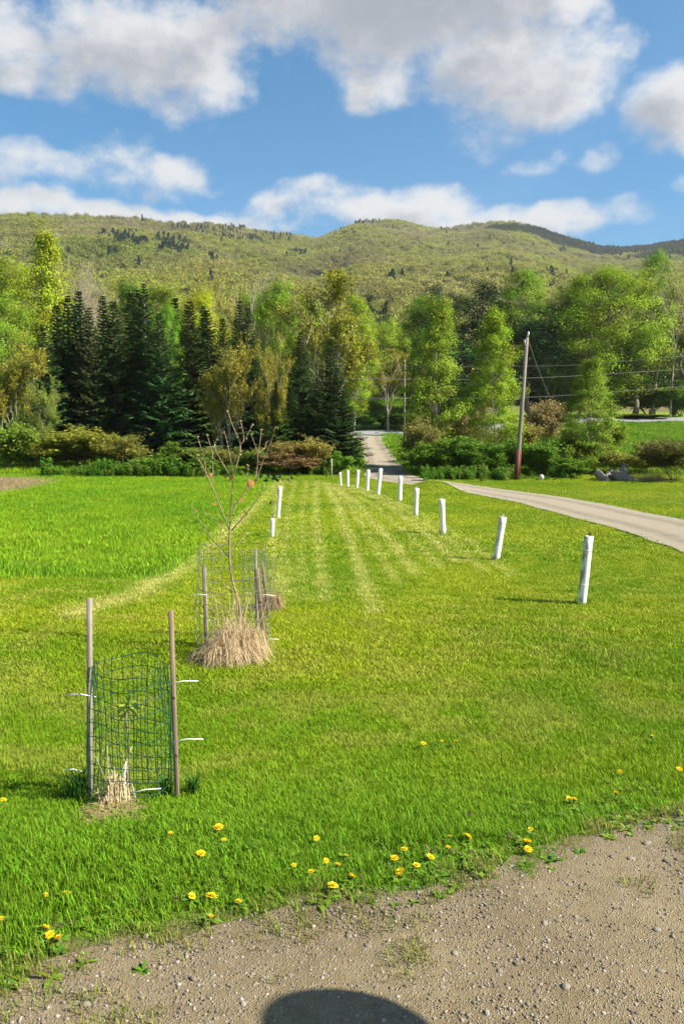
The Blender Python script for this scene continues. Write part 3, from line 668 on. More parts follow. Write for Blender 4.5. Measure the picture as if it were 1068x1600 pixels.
# ================================================================== trees
def broadleaf(seed, Ht, Rd, lo, shape, ncl, per, lsize, sig, tr, aspect=.7, lean=0.0, forks=1):
    """(trunk geometry, crown geometry): limbs reach leaf clumps spread through the crown's volume"""
    r = np.random.default_rng(seed); T = Geo(); C = Geo()
    zz = np.linspace(0, 1, 9); wob = np.cumsum(r.normal(size=(9, 2)) * .012 * Ht, axis=0); wob[0] = 0
    P = np.stack([wob[:, 0] + lean * Ht * zz, wob[:, 1], zz * Ht * .94], 1); T.tube(P, tr * (1 - zz * .88), 7)
    for k in range(forks - 1):
        a = r.uniform(0, 6.28); s0 = r.uniform(.12, .3); q0 = np.array([np.interp(s0, zz, P[:, c]) for c in range(3)])
        e = np.array([math.cos(a) * Rd * .55, math.sin(a) * Rd * .55, Ht * r.uniform(.7, .88)])
        u = np.linspace(0, 1, 6)[:, None]; T.tube(q0 + (e - q0) * np.concatenate([u ** .7 if 0 else u ** 1.4, u ** 1.4, u], 1), tr * .7 * (1 - u[:, 0] * .85), 6)
    for k in range(ncl):
        t = lo + (1 - lo) * (k + r.uniform()) / ncl; env = Rd * shape((t - lo) / (1 - lo)); a = r.uniform(0, 6.28)
        rad = env * (r.uniform(.12, 1) ** .5) * r.uniform(.8, 1.12); c = np.array([math.cos(a) * rad, math.sin(a) * rad, t * Ht])
        z0 = np.clip(t * Ht - rad * r.uniform(.6, 1.1), lo * Ht * .7, Ht * .9) / (Ht * .94); b0 = np.array([np.interp(z0, zz, P[:, i]) for i in range(3)])
        c[:2] += b0[:2] * .6
        mid = (b0 + c) / 2 + [0, 0, -.06 * rad] + r.normal(size=3) * .06 * rad
        T.tube([b0, mid, c], np.array([1, .6, .2]) * tr * .34 * (1.1 - t * .75), 4, 0, False)
        cv = r.uniform(.05, .95); npk = int(per * r.uniform(.6, 1.35)); sg = sig * r.uniform(.7, 1.35)
        for sub in range(3):
            cc = c + r.normal(size=3) * sg * .75 * np.array([1, 1, .7]); n3 = npk // 3
            off = r.normal(size=(n3, 3)) * np.array([1, 1, .62]); rd_ = np.array([cc[0], cc[1], (cc[2] - (lo + 1) / 2 * Ht) * .6]); rd_ = rd_ / (np.linalg.norm(rd_) + 1e-6)
            C.leaves(cc + off * sg * .62, lsize, np.clip(cv + r.normal(size=n3) * .16, 0, 1), .2, aspect, r, off * .55 + rd_ * .7 + [0, 0, .25])
            T.tube([mid, (mid + cc) / 2 + r.normal(size=3) * .05, cc], np.array([.5, .35, .15]) * tr * .25 * (1.1 - t * .7), 3, 0, False)
    return T, C
OV = lambda t: math.sin(math.pi * min(1, max(0, t * .86 + .10))) ** .75            # rounded crown
PN = lambda t: math.sin(math.pi * min(1, t * .62 + .30)) * (1 - t ** 5)           # narrow, widest low down
def branching(seed, Ht, spread, depth, kids, tr, leaf=None, lper=0, up=.55, stems=1, sides=4):
    r = np.random.default_rng(seed); T = Geo(); C = Geo()
    def go_(p, d, L, rad, lev):
        d = d / np.linalg.norm(d); bend = r.normal(size=3) * .14; pts = [p]; 
        for k in range(3): pts.append(pts[-1] + (d + bend * (k + 1) * .5 + np.array([0, 0, .10 * up * (k + 1)])) * L / 3)
        pts = np.array(pts); T.tube(pts, rad * np.array([1, .82, .66, .45 if lev else .2]), sides if lev > 1 else 3, 0, False)
        if lev <= 1 and leaf:
            n_ = r.poisson(lper); u = r.uniform(.2, 1, n_)[:, None] * 3; k = np.minimum(u.astype(int), 2); q = pts[k[:, 0]] + (pts[k[:, 0] + 1] - pts[k[:, 0]]) * (u - k)
            if n_: C.leaves(q + r.normal(size=(n_, 3)) * leaf * .8, leaf, r.uniform(0, 1, n_), .3, .6, r)
        if lev == 0: return
        for k in range(kids):
            u = r.uniform(.35, 1.0) if lev < depth else r.uniform(.28, 1.0); s_ = min(u * 3, 2.999); i = int(s_); q = pts[i] + (pts[i + 1] - pts[i]) * (s_ - i)
            a = r.uniform(0, 6.28); side = np.array([math.cos(a), math.sin(a), r.uniform(-.1, .5)]); nd = d * (.75 if lev == depth else .6) + side * spread + [0, 0, up * .5]
            go_(q, nd, L * r.uniform(.42, .68), rad * .52, lev - 1)
    for s_ in range(stems):
        a = r.uniform(0, 6.28); off = np.array([math.cos(a), math.sin(a), 0]) * (.02 * Ht * (stems > 1)); tl = .28 if stems > 1 else .05
        go_(off, np.array([math.cos(a) * tl, math.sin(a) * tl, 1]), Ht * (.62 if stems == 1 else r.uniform(.45, .62)), tr * (1 if stems == 1 else r.uniform(.6, 1)), depth)
    return T, C
def spruce(seed, Ht, Rd, lo=.03, thin=1.0):
    r = np.random.default_rng(seed); T = Geo(); C = Geo()
    T.tube([(0, 0, 0), (r.normal() * .06, r.normal() * .06, Ht * .5), (0, 0, Ht)], [.018 * Ht, .011 * Ht, .01], 6)
    z = lo * Ht
    while z < Ht * .985:
        f = z / Ht; L0 = Rd * (1 - f) ** 1.0 + .04; nb = int(r.integers(6, 9) * thin) if f < .85 else 5; ph = r.uniform(0, 6.28)
        for b in range(nb):
            a = ph + b * 6.283 / nb + r.normal() * .2; L = L0 * r.uniform(.66, 1.14); dr = np.array([math.cos(a), math.sin(a), 0]); sd = np.array([-dr[1], dr[0], 0])
            droop = -.30 + f * .75 + r.normal() * .07; m_ = max(3, int(L / .17)); u = np.linspace(0, 1, m_ + 1)
            pts = dr * (u * L)[:, None] + np.array([0, 0, 1]) * (z + r.uniform(-.16, .16) * (1 - f) + L * (droop * u + .22 * u ** 2))[:, None]
            T.tube([pts[0], pts[m_ // 2], pts[-1]], [.02 + .006 * L, .014, .006], 3, 0, False)
            bv = r.uniform(.1, .8)
            p = pts[1:]; tw = (.08 + .08 * (1 - f) + .46 * L * np.sin(np.pi * np.clip(u[1:] * .8 + .12, 0, 1)) * .62)
            for sgn in (-1, 1, 0):
                n_ = len(p); w = .09 * r.uniform(.8, 1.3, n_)
                if sgn: d2 = dr * .62 + sd * sgn * .8 + r.normal(size=(n_, 3)) * .12 + np.array([0, 0, -.26])
                else: d2 = dr * .4 + r.normal(size=(n_, 3)) * .2 + np.array([0, 0, -.75]); 
                ln = tw * r.uniform(.7, 1.2, n_) * (1 if sgn else .55)
                e = p + d2 * ln[:, None]; pr = np.cross(d2, [0, 0, 1.0]) if sgn else np.tile(sd, (n_, 1)); pr = pr / (np.linalg.norm(pr, axis=1)[:, None] + 1e-9)
                mid = (p + e) / 2 + np.array([0, 0, .02])
                v = np.stack([p, mid + pr * w[:, None], e, mid - pr * w[:, None]], 1).reshape(-1, 3)
                C.add(v, np.arange(n_ * 4).reshape(-1, 4), None, np.clip(bv + u[1:] * .25 + r.normal(size=n_) * .1, 0, 1))
        z += r.uniform(.24, .36) * (1.1 - .45 * f)
    C.leaves(np.array([(0, 0, Ht * .985), (0, 0, Ht)]), .22, .7, .1, .3, r)
    return T, C

TEMPL = {}
def templ(kind, T, C, tm, cm, Ht, smooth=True):
    TEMPL.setdefault(kind, []).append((T.build(kind + '_trunk', M[tm], smooth), C.build(kind + '_crown', M[cm]) if C.n else None, Ht))
for k in range(3): templ('maple', *broadleaf(500 + k, 16, 6.0, .16, OV, 160, 330, .17, .80, .22, forks=2), 'bark', 'leaf', 16)
for k in range(3): templ('birch', *broadleaf(510 + k, 11, 2.5, .10, PN, 130, 310, .115, .42, .09), 'birch', 'leaf', 11)
for k in range(2): templ('poplar', *broadleaf(520 + k, 17, 3.8, .24, OV, 120, 300, .165, .62, .15, forks=2), 'birch', 'leaf', 17)
for k in range(2): templ('budding', *branching(530 + k, 14, .55, 4, 5, .15, .21, 15), 'paletwig', 'leaf', 14)
for k in range(2): templ('alder', *branching(535 + k, 9, .50, 4, 5, .06, .15, 9.0, .7, 3), 'paletwig', 'leaf', 9)
for k in range(3): templ('bare', *branching(540 + k, 14, .50, 4, 5, .16, .14, 1.2, .6), 'paletwig', 'leaf', 14)
for k in range(4): templ('spruce', *spruce(550 + k, 12, 2.3), 'bark', 'needle', 12)
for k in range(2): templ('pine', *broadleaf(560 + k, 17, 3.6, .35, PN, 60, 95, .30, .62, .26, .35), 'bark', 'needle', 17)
for k in range(3): templ('leafy_shrub', *branching(570 + k, 2.6, .75, 3, 5, .025, .125, 20, .45, 8, 3), 'twig', 'leaf', 2.6, False)
for k in range(3): templ('twiggy_shrub', *branching(580 + k, 2.6, .70, 3, 5, .018, .10, 8, .42, 10, 3), 'redtwig', 'leaf', 2.6, False)
def crown_top(kind, k):
    t, c, h = TEMPL[kind][k]; me = c or t
    co = np.zeros(len(me.vertices) * 3, np.float32); me.vertices.foreach_get('co', co); co = co.reshape(-1, 3)
    return float(np.percentile(co[:, 2], 99.8)), float(np.percentile(np.abs(co[:, :2]), 97))
EXT = {(k, i): crown_top(k, i) for k in TEMPL for i in range(len(TEMPL[k]))}
cnt = {}
NAMES = {'maple': 'maple_tree', 'birch': 'birch_tree', 'poplar': 'poplar_tree', 'budding': 'budding_tree', 'alder': 'alder_tree', 'bare': 'bare_tree', 'spruce': 'spruce_tree', 'pine': 'pine_tree',
         'leafy_shrub': 'leafy_shrub', 'twiggy_shrub': 'twiggy_shrub'}
def plant(kind, px, top, d, wpx, color, label, group=None, tint_trunk=None, variant=None, tilt=0.0, sink=0.0):
    """one tree whose top and width come from the photograph, standing on the land at distance d"""
    k = cnt.get(kind, 0); cnt[kind] = k + 1; vi = (k if variant is None else variant) % len(TEMPL[kind]); tm, cm, Ht = TEMPL[kind][vi]
    p = gp(px, d); p.z -= sink; h = at(px, top, d).z - p.z; hh, ww = EXT[(kind, vi)]
    sz = max(h, .4) / hh; sx = (wpx / 2 / F * d) / ww
    shrub = 'shrub' in kind
    o = thing(NAMES[kind], p, label, 'shrub' if shrub else 'tree', group, random.uniform(0, 6.28)); o.scale = (sx, sx, sz); o.rotation_euler.x = tilt
    t = link('stems' if shrub else 'trunk', tm, o)
    if kind not in ('spruce', 'pine'): color = tuple(min(.45, v * k_) for v, k_ in zip(color, (1.45, 1.45, 1.1)))
    if cm is not None: c = link('foliage' if shrub else 'crown', cm, o, None, color)
    return o
ORD = ['first', 'second', 'third', 'fourth', 'fifth', 'sixth', 'seventh', 'eighth', 'ninth', 'tenth', 'eleventh', 'twelfth', 'thirteenth', 'fourteenth', 'fifteenth', 'sixteenth', 'seventeenth', 'eighteenth',
       'nineteenth', 'twentieth', 'twenty-first', 'twenty-second', 'twenty-third', 'twenty-fourth', 'twenty-fifth', 'twenty-sixth', 'twenty-seventh', 'twenty-eighth', 'twenty-ninth', 'thirtieth', 'thirty-first',
       'thirty-second', 'thirty-third', 'thirty-fourth', 'thirty-fifth', 'thirty-sixth', 'thirty-seventh', 'thirty-eighth', 'thirty-ninth', 'fortieth']
SPR = (.050, .105, .028)
row = [(72, 512, 56, 70), (96, 482, 58, 62), (113, 462, 62, 56), (131, 458, 60, 58), (150, 476, 57, 64), (168, 468, 60, 60), (186, 474, 56, 64), (203, 462, 61, 60), (219, 450, 64, 60), (237, 448, 62, 64),
       (254, 486, 57, 62), (273, 468, 63, 58), (293, 470, 58, 66), (312, 476, 62, 60), (333, 490, 58, 62), (352, 500, 61, 58), (372, 472, 64, 66), (390, 486, 62, 60)]
for k, (px, top, d, w) in enumerate(row):
    f = random.uniform(.85, 1.25); plant('spruce', px + random.uniform(-5, 5), top + random.uniform(-6, 14), d + random.uniform(-2, 2), w * random.uniform(1.35, 2.0), (SPR[0] * f * random.uniform(.9, 1.4), SPR[1] * f, SPR[2] * f), f'dark spruce in the left wood edge, {ORD[k]} of the row counted from the left', 'dark spruces of the left wood edge', tilt=random.uniform(-.04, .04))
row = [(455, 605, 52, 60), (470, 520, 60, 62), (494, 590, 54, 66), (516, 530, 55, 66), (527, 575, 51, 62)]
for k, (px, top, d, w) in enumerate(row):
    f = random.uniform(.8, 1.1); plant('spruce', px, top, d, w * 1.3, (SPR[0] * f * 1.2, SPR[1] * f, SPR[2] * f), f'dark fir beside the driveway mouth, {ORD[k]} of its clump from the left', 'firs left of the driveway')
plant('spruce', 434, 596, 51, 58, (.06, .12, .018), 'small bright green hemlock in front of the dark firs')
# deciduous trees, from left to right
YG, GR, OLV, BRN = (.20, .235, .016), (.115, .19, .016), (.185, .165, .030), (.22, .155, .050)
LG, DK = (.150, .205, .020), (.055, .115, .014)
plant('birch', 76, 356, 70, 96, YG, 'tall yellow-green birch rising above the spruces at the left', variant=0)
plant('maple', 20, 462, 66, 110, (.13, .20, .02), 'green leafy tree at the left edge below the tall birch')
plant('poplar', -30, 430, 74, 110, GR, 'green tree cut off by the left edge of the picture')
plant('alder', 14, 520, 54, 90, (.21, .20, .03), 'yellowish sparse tree at the far left with pale broken limbs')
plant('alder', 52, 590, 50, 70, (.15, .19, .03), 'grey-green sapling thicket at the foot of the leftmost spruce')
plant('budding', 92, 520, 60, 46, (.23, .21, .03), 'thin yellow budding tree beside the first spruce')
plant('bare', 138, 374, 80, 80, OLV, 'bare pale tree above the spruces, left one of two')
plant('bare', 166, 392, 82, 90, OLV, 'bare spreading tree above the spruces, right one of two')
plant('budding', 345, 412, 84, 70, (.22, .20, .05), 'sparse grey-budded tree behind the yellow-green tree')
plant('bare', 376, 404, 72, 92, (.2, .18, .06), 'bare pale tree with upright limbs at mid-left')
plant('maple', 318, 452, 70, 84, (.24, .265, .014), 'bright yellow-green tree behind the spruce row')
plant('poplar', 266, 476, 57.5, 44, (.10, .19, .015), 'fresh green young tree squeezed among the spruces')
plant('poplar', 215, 440, 74, 70, (.06, .12, .015), 'dark green crown peeping above the spruces')
plant('maple', 440, 438, 72, 104, (.125, .195, .014), 'broad bright green tree left of the olive tree')
plant('budding', 524, 424, 66, 128, (.190, .195, .022), 'large olive-brown budding tree at the middle of the wood')
plant('budding', 500, 450, 70, 90, (.17, .19, .025), 'olive tree half hidden behind the large budding tree')
plant('alder', 357, 524, 52, 84, (.195, .175, .030), 'rusty olive alder in front of the spruce row, left one of a pair')
plant('alder', 414, 530, 51, 64, (.205, .185, .03), 'yellow-brown alder in front of the spruce row, right one of a pair')
plant('poplar', 550, 462, 78, 70, (.165, .22, .018), 'yellow-green tree left of the road mouth')
plant('maple', 596, 500, 108, 84, (.165, .225, .02), 'leafy yellow-green tree above the road')
plant('budding', 606, 545, 100, 60, (.21, .19, .035), 'thin budding tree standing beyond the road')
plant('maple', 600, 590, 104, 90, (.12, .20, .02), 'low green tree on the far side of the road')
plant('pine', 580, 456, 116, 46, (.016, .04, .02), 'dark pine top in the gap above the road, left one')
plant('pine', 601, 466, 118, 44, (.016, .04, .02), 'dark pine top in the gap above the road, right one')
plant('pine', 672, 443, 112, 70, (.02, .05, .02), 'dark pine behind the pale birch')
plant('maple', 664, 462, 110, 110, (.085, .165, .014), 'shaded green tree with white limbs behind the pale birch')
plant('birch', 684, 466, 50, 92, LG, 'light green birch at the right side of the driveway', variant=1)
plant('birch', 664, 570, 51, 54, LG, 'slim young birch nearest the driveway mouth', variant=2)
plant('pine', 752, 440, 114, 120, (.022, .055, .018), 'broad dark pine behind the two birches')
plant('pine', 722, 462, 112, 110, (.02, .05, .016), 'dark pine filling the gap between the two birches')
plant('poplar', 812, 424, 110, 96, (.13, .205, .018), 'light green tree top above the utility pole')
plant('birch', 771, 482, 50, 84, (.16, .225, .016), 'bright green birch left of the utility pole', variant=2)
plant('maple', 850, 470, 107, 92, (.09, .15, .02), 'forked tree with dark limbs right of the utility pole', variant=1)
plant('alder', 862, 540, 104, 60, (.12, .17, .02), 'thin-stemmed pale tree in the shade right of the pole')
plant('maple', 950, 414, 104, 168, (.16, .225, .012), 'large spreading maple with yellow-green crown at the right', variant=0)
plant('maple', 905, 432, 106, 110, (.17, .215, .016), 'yellow-green tree joined to the left of the large maple', variant=2)
plant('pine', 905, 424, 116, 50, (.016, .038, .02), 'dark pine showing over the left shoulder of the maple')
plant('pine', 940, 420, 117, 46, (.016, .038, .02), 'dark pine tip over the middle of the maple')
plant('birch', 914, 556, 46, 74, (.14, .20, .022), 'slender birch in front of the large maple', variant=0)
plant('poplar', 1022, 392, 108, 66, (.12, .20, .03), 'tall thin green tree at the upper right')
plant('bare', 1046, 410, 105, 84, (.18, .19, .05), 'bare twiggy tree at the right edge, left of two')
plant('budding', 1082, 402, 106, 90, (.19, .19, .04), 'budding tree cut off by the right edge')
plant('bare', 1018, 440, 106, 60, (.18, .19, .05), 'bare slim tree behind the maple')
plant('pine', 1050, 520, 112, 130, (.02, .05, .016), 'tree coloured dark for the shade under the bare trees at the right')  # shade under the trees put into the crown colour
plant('pine', 990, 520, 104, 130, (.02, .05, .016), 'tree coloured dark for the shade behind the maple')  # dark crown colour stands in for shade inside the wood
plant('pine', 835, 500, 104, 140, (.02, .05, .016), 'tree coloured dark for the deep shade behind the pole')  # shade of the deep wood carried by the crown colour
plant('pine', 700, 520, 104, 140, (.02, .05, .016), 'tree coloured dark for the deep shade behind the birches')  # wood's shade put into this dark crown colour
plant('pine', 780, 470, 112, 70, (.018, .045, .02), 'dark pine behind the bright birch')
# shrubs at the edge of the lawn
SH = [('twiggy_shrub', 70, 676, 50, 120, (.17, .19, .03), 'large olive thicket at the left edge of the meadow'), ('twiggy_shrub', 130, 666, 51, 120, (.18, .19, .03), 'tall arching olive bush below the spruces'),
      ('twiggy_shrub', 185, 680, 50, 90, (.17, .17, .04), 'brownish bush at the right end of the olive thicket'), ('leafy_shrub', 8, 660, 48, 80, (.13, .19, .03), 'green bush at the left edge beside the dead grass'),
      ('leafy_shrub', 272, 692, 49, 60, (.09, .15, .02), 'dark green bush below the thin-trunked trees'), ('leafy_shrub', 232, 716, 48, 50, (.10, .19, .02), 'low green bush right of the olive thicket'),
      ('twiggy_shrub', 448, 690, 47, 56, (.19, .15, .05), 'brown brush behind the sapling'), ('twiggy_shrub', 486, 682, 47, 60, (.21, .18, .05), 'tan twiggy brush below the firs'),
      ('twiggy_shrub', 465, 708, 46, 80, (.20, .13, .07), 'low reddish brush at the top of the lawn'), ('leafy_shrub', 392, 700, 47, 50, (.12, .16, .03), 'green brush behind the branching sapling'),
      ('twiggy_shrub', 340, 700, 48, 70, (.14, .15, .04), 'dark twiggy brush behind the left of the sapling'), ('leafy_shrub', 527, 706, 46, 34, (.10, .20, .02), 'small leafy shrub at the left of the driveway'),
      ('leafy_shrub', 668, 690, 46, 72, (.085, .15, .018), 'dark green bush at the right of the driveway'), ('leafy_shrub', 712, 684, 46, 80, (.08, .155, .018), 'dense dark bush under the pale birch'),
      ('twiggy_shrub', 656, 650, 48, 60, (.16, .15, .05), 'olive twiggy bush against the birch trunk'), ('twiggy_shrub', 716, 640, 56, 70, (.22, .16, .09), 'pinkish-brown bush between the two birches'),
      ('leafy_shrub', 755, 700, 45, 60, (.09, .17, .018), 'green bush at the foot of the bright birch'), ('leafy_shrub', 790, 690, 46, 70, (.09, .17, .02), 'dark green bush left of the utility pole'),
      ('twiggy_shrub', 846, 626, 62, 60, (.20, .155, .08), 'pinkish-brown bush right of the utility pole'), ('leafy_shrub', 838, 688, 45, 76, (.09, .17, .02), 'dense green bush right of the utility pole base'),
      ('leafy_shrub', 876, 676, 46, 70, (.12, .17, .025), 'olive-green bush between pole and slender birch'), ('twiggy_shrub', 800, 652, 52, 66, (.19, .16, .05), 'tan bush behind the utility pole'),
      ('leafy_shrub', 924, 660, 48, 80, (.15, .21, .025), 'light green bush behind the log heap'), ('twiggy_shrub', 955, 700, 46, 60, (.17, .18, .04), 'olive shrub above the log heap'),
      ('leafy_shrub', 898, 716, 43, 50, (.10, .18, .02), 'green bush left of the log heap'), ('twiggy_shrub', 1052, 686, 41, 100, (.10, .095, .03), 'dark round twiggy bush at the right edge'), ('twiggy_shrub', 1000, 706, 46, 50, (.17, .19, .03), 'olive shrub beside the dark round bush'),
      ('leafy_shrub', 996, 648, 103, 70, (.15, .19, .03), 'bush beside the far road under the maple'), ('twiggy_shrub', 970, 646, 102.5, 60, (.2, .17, .06), 'brownish bush beside the far road'), ('leafy_shrub', 620, 640, 104, 110, (.10, .20, .02), 'green roadside bush beyond the road mouth'), ('leafy_shrub', 570, 644, 103, 60, (.10, .19, .02), 'green hedge bush behind the road at the firs')]
SH += [('leafy_shrub', 948, 606, 107, 80, (.09, .15, .02), 'dark brush under the left half of the maple'), ('leafy_shrub', 1012, 600, 108, 90, (.10, .16, .02), 'green brush under the right half of the maple'), ('leafy_shrub', 1062, 596, 109, 80, (.11, .17, .02), 'green brush below the bare trees at the right edge'),
       ('leafy_shrub', 880, 612, 107, 80, (.08, .14, .02), 'dark brush beyond the road right of the pole'), ('leafy_shrub', 700, 606, 108, 100, (.08, .14, .02), 'dark brush beyond the road behind the birches'), ('leafy_shrub', 640, 600, 109, 80, (.10, .18, .02), 'green brush beyond the road right of the thin pole')]
for a in SH: plant(*a)
plant('maple', 490, 470, 82, 90, (.13, .19, .018), 'leafy green tree filling in behind the firs')
plant('maple', 620, 520, 112, 90, (.12, .18, .018), 'green tree in the gap above the road mouth')
plant('poplar', 400, 460, 80, 80, (.12, .18, .016), 'green tree between the bare tree and the broad green one')
plant('maple', 20, 400, 96, 110, (.17, .21, .02), 'yellow-green tree on the rise behind the left edge')
plant('poplar', 250, 446, 84, 90, (.13, .18, .02), 'soft green crown behind the middle of the spruce row')
# lush nettles along the brush line
def weed(seed):
    r = np.random.default_rng(seed); g_ = Geo()
    for s_ in range(9):
        b = r.normal(size=3) * .16; b[2] = 0; hgt = r.uniform(.45, .9); tp = b + [r.normal() * .12, r.normal() * .12, hgt]; g_.tube([b, tp], [.008, .004], 3)
        for lv in np.linspace(.25, 1, 7): g_.leaves((b + (tp - b) * lv) + r.normal(size=(4, 3)) * .06, .15, r.uniform(0, 1), .6, .5, r)
    return g_.build('nettle', M['farleaf'])
V = [weed(600 + k) for k in range(4)]; r = np.random.default_rng(21)
n_ = 700; px = np.concatenate([r.uniform(70, 330, 380), r.uniform(330, 520, 130), r.uniform(660, 900, 190)]); d = r.normal(size=n_) * .9 + np.where(px < 600, 45.4, 42.8); x = (px - CX) / F * d
t = np.ones((n_, 4)); t[:, :3] = lerp(np.array([[.07, .20, .014]]), np.array([[.15, .23, .03]]), r.uniform(size=n_)); s_ = r.uniform(.4, 1.2, n_) * np.where(px < 330, 1, .6) * np.clip((fbm(x * .45, d * .5, 33, 3) - .33) * 3.6, .25, 1.25)
scatter('edge_weeds', V, np.stack([x, d, H(x, d)], 1), r.uniform(0, 6.28, n_), s_, t, r.integers(0, 4, n_), 'lush green weeds along the foot of the brush', 'weeds')

# ================================================================== things on the lawn
m, n, out = newmat('white_tube')
oc = n.n('ShaderNodeTexCoord').outputs['Object']
f = n.noise(n.vm('MULTIPLY', oc, (14, 14, 5)), 1, 6, .7); sx_ = n.n('ShaderNodeSeparateXYZ'); n.put(sx_.inputs[0], oc)
oi = n.n('ShaderNodeObjectInfo').outputs['Color']; sc_ = n.n('ShaderNodeSeparateColor'); n.put(sc_.inputs[0], oi)
mold = n.m('MULTIPLY', n.m('MULTIPLY', n.ss(f, .44, .54), n.ss(n.m('ADD', sx_.outputs[0], n.m('MULTIPLY', f, .03)), -.02, .022, 1, 0)), sc_.outputs[0])
base_d = n.m('MULTIPLY', n.ss(sx_.outputs[2], .0, .14, 1, 0), .45)
c = n.mix(n.m('MULTIPLY', mold, .85), (.72, .70, .63, 1), (.11, .10, .085, 1)); c = n.mix(n.m('MULTIPLY', base_d, n.ss(f, .35, .6)), c, (.36, .33, .22, 1))
pp = principled(n, out, c, .5, .35, bump(n, f, .15, .01))
M['tube'] = m
def wood(name, a, b):
    m, n, out = newmat(name); oc = n.n('ShaderNodeTexCoord').outputs['Object']
    f = n.noise(n.vm('MULTIPLY', oc, (60, 60, 3)), 1, 6, .65); f2 = n.noise(oc, 5, 3, .6)
    c = n.mix(n.ss(f2, .4, .75, 0, .5), n.ramp(f, [(.3, a), (.7, b)]), (.11, .09, .07, 1)); principled(n, out, c, .9, .15, bump(n, f, .5, .01)); return m
M['greywood'] = wood('weathered_wood', (.17, .15, .125), (.30, .27, .23)); M['brownwood'] = wood('brown_wood', (.15, .105, .07), (.27, .20, .14)); M['polewood'] = wood('pole_wood', (.14, .12, .095), (.26, .23, .19))
def plain(name, c, rough=.6, spec=.3, metal=0, var=.25):
    m, n, out = newmat(name); f = n.noise(n.n('ShaderNodeTexCoord').outputs['Object'], 30, 5, .6)
    cc = n.mix(n.ss(f, .35, .7, 0, var), rgb(c), rgb(tuple(v * .55 for v in c))); principled(n, out, cc, rough, spec, None, metal); return m
M['greenwire'] = plain('green_wire', (.010, .060, .028), .45, .4); M['greywire'] = plain('grey_wire', (.16, .15, .13), .5, .4); M['zip'] = plain('white_zip_tie', (.78, .78, .76), .4, .4, 0, .1)
M['redguard'] = plain('red_brown_guard', (.15, .045, .028), .7); M['cable'] = plain('cable', (.22, .22, .21), .5); M['insul'] = plain('insulator', (.55, .54, .5), .35, .5); M['ironwork'] = plain('pole_iron', (.1, .1, .1), .5)
M['dandel'] = leaf_mat('dandelion_yellow', (.95, .70, .010), .3, .01, .35, .7); M['stem'] = leaf_mat('flower_stem', (.14, .20, .05), .2); M['sapleaf'] = leaf_mat('seedling_leaf', (.30, .40, .04), .45, .02, .4)
M['dryleaf'] = leaf_mat('dry_orange_leaf', (.48, .22, .075), .4, .02, .5); M['bud'] = leaf_mat('pale_bud', (.42, .38, .17), .3); M['darkleaf'] = leaf_mat('dark_purple_leaf', (.022, .018, .016), .15); M['sapbark'] = bark('sapling_bark', (.20, .135, .085), (.36, .26, .17), (30, 30, 12))
M['log'] = bark('grey_log', (.11, .09, .068), (.28, .24, .19), (14, 14, 4)); M['logend'] = plain('cut_wood', (.42, .33, .22), .9)

# ---- tree shelters: a hollow tube, tied to a stake inside
def shelter(px, ytop, ybase, wpx, lean_px, label, dirt=0.0, stake_top=0.0, group='white tree tubes', d=None, name='tree_tube'):
    if d is None: p = ground(px, ybase); d = p[1]
    b = gp(px, d); hgt = (ybase - ytop) / F * d + .02; rad = max(wpx / 2 / F * d * .9, .04)
    o = thing(name, b, label, 'tree tube', group); o.rotation_euler = (random.uniform(-.015, .015), lean_px / (ybase - ytop), 0)
    g_ = Geo(); k = 20; an = np.arange(k) / k * 2 * math.pi; zs = np.linspace(-.03, hgt, 7); rings = []
    for rr_ in (rad, rad * .93):
        for z in zs:
            w = 1 + .02 * math.sin(z * 9 + px); lip = 1.06 if (z == zs[-1]) else 1.0
            rings.append(np.stack([np.cos(an) * rr_ * w * lip, np.sin(an) * rr_ * w * lip, np.full(k, z)], 1))
    v = np.vstack(rings); q = []; nz = len(zs)
    for s_ in range(2):
        for i in range(nz - 1):
            for j in range(k):
                a = (s_ * nz + i) * k + j; b_ = (s_ * nz + i) * k + (j + 1) % k; f4 = (a, b_, b_ + k, a + k); q.append(f4 if s_ == 0 else f4[::-1])
    for j in range(k): a = (nz - 1) * k + j; b_ = (nz - 1) * k + (j + 1) % k; q.append((a, b_, b_ + nz * k, a + nz * k))
    g_.add(v, q); link('tube', g_.build('tube', M['tube'], True), o, None, (dirt, 0, 0))
    # stake at the back of the tube and the two ties that hold it
    st = Geo().box((rad * .2, rad + .014, (hgt - .05 + stake_top) / 2), (.024, .024, hgt + .05 + stake_top)); link('stake', st.build('stake', M['greywood']), o)
    for zf in (.3, .8):
        t = Geo(); a = np.linspace(0, 6.283, 21); t.tube(np.stack([np.cos(a) * (rad + .006), np.sin(a) * (rad + .016) + .008, np.full(21, hgt * zf)], 1), .003, 4, 0, False); link('tie', t.build('tie', M['zip']), o)
    # tall tuft the mower missed
    return o
TUBES = [(908, 838, 945, 15, 8, .95, 'white tree tube nearest on the right, streaked grey'), (774, 808, 876, 12, 10, .7, 'leaning white tree tube, second nearest in the right row'),
         (692, 781, 835, 9.5, -3, .15, 'white tree tube in the right row, third from the nearest'), (649, 764, 806, 8, 1, .3, 'white tree tube in the right row, fourth from the nearest'), (624, 745, 783, 7.5, 1, 0, 'white tree tube in the right row, fifth from the nearest'),
         (590, 733, 773, 7, 4, 0, 'tall leaning white tree tube before the driveway mouth'), (573, 735, 767, 6, 2, 0, 'white tree tube just left of the tall leaning tube'), (557, 735, 763, 5.5, 2, 0, 'white tree tube in the row, eighth from the nearest'),
         (543, 736, 760.5, 5, 0, 0, 'small far white tree tube, ninth from the nearest'), (532, 739, 759, 4, -1, 0, 'small far white tree tube, tenth from the nearest')]
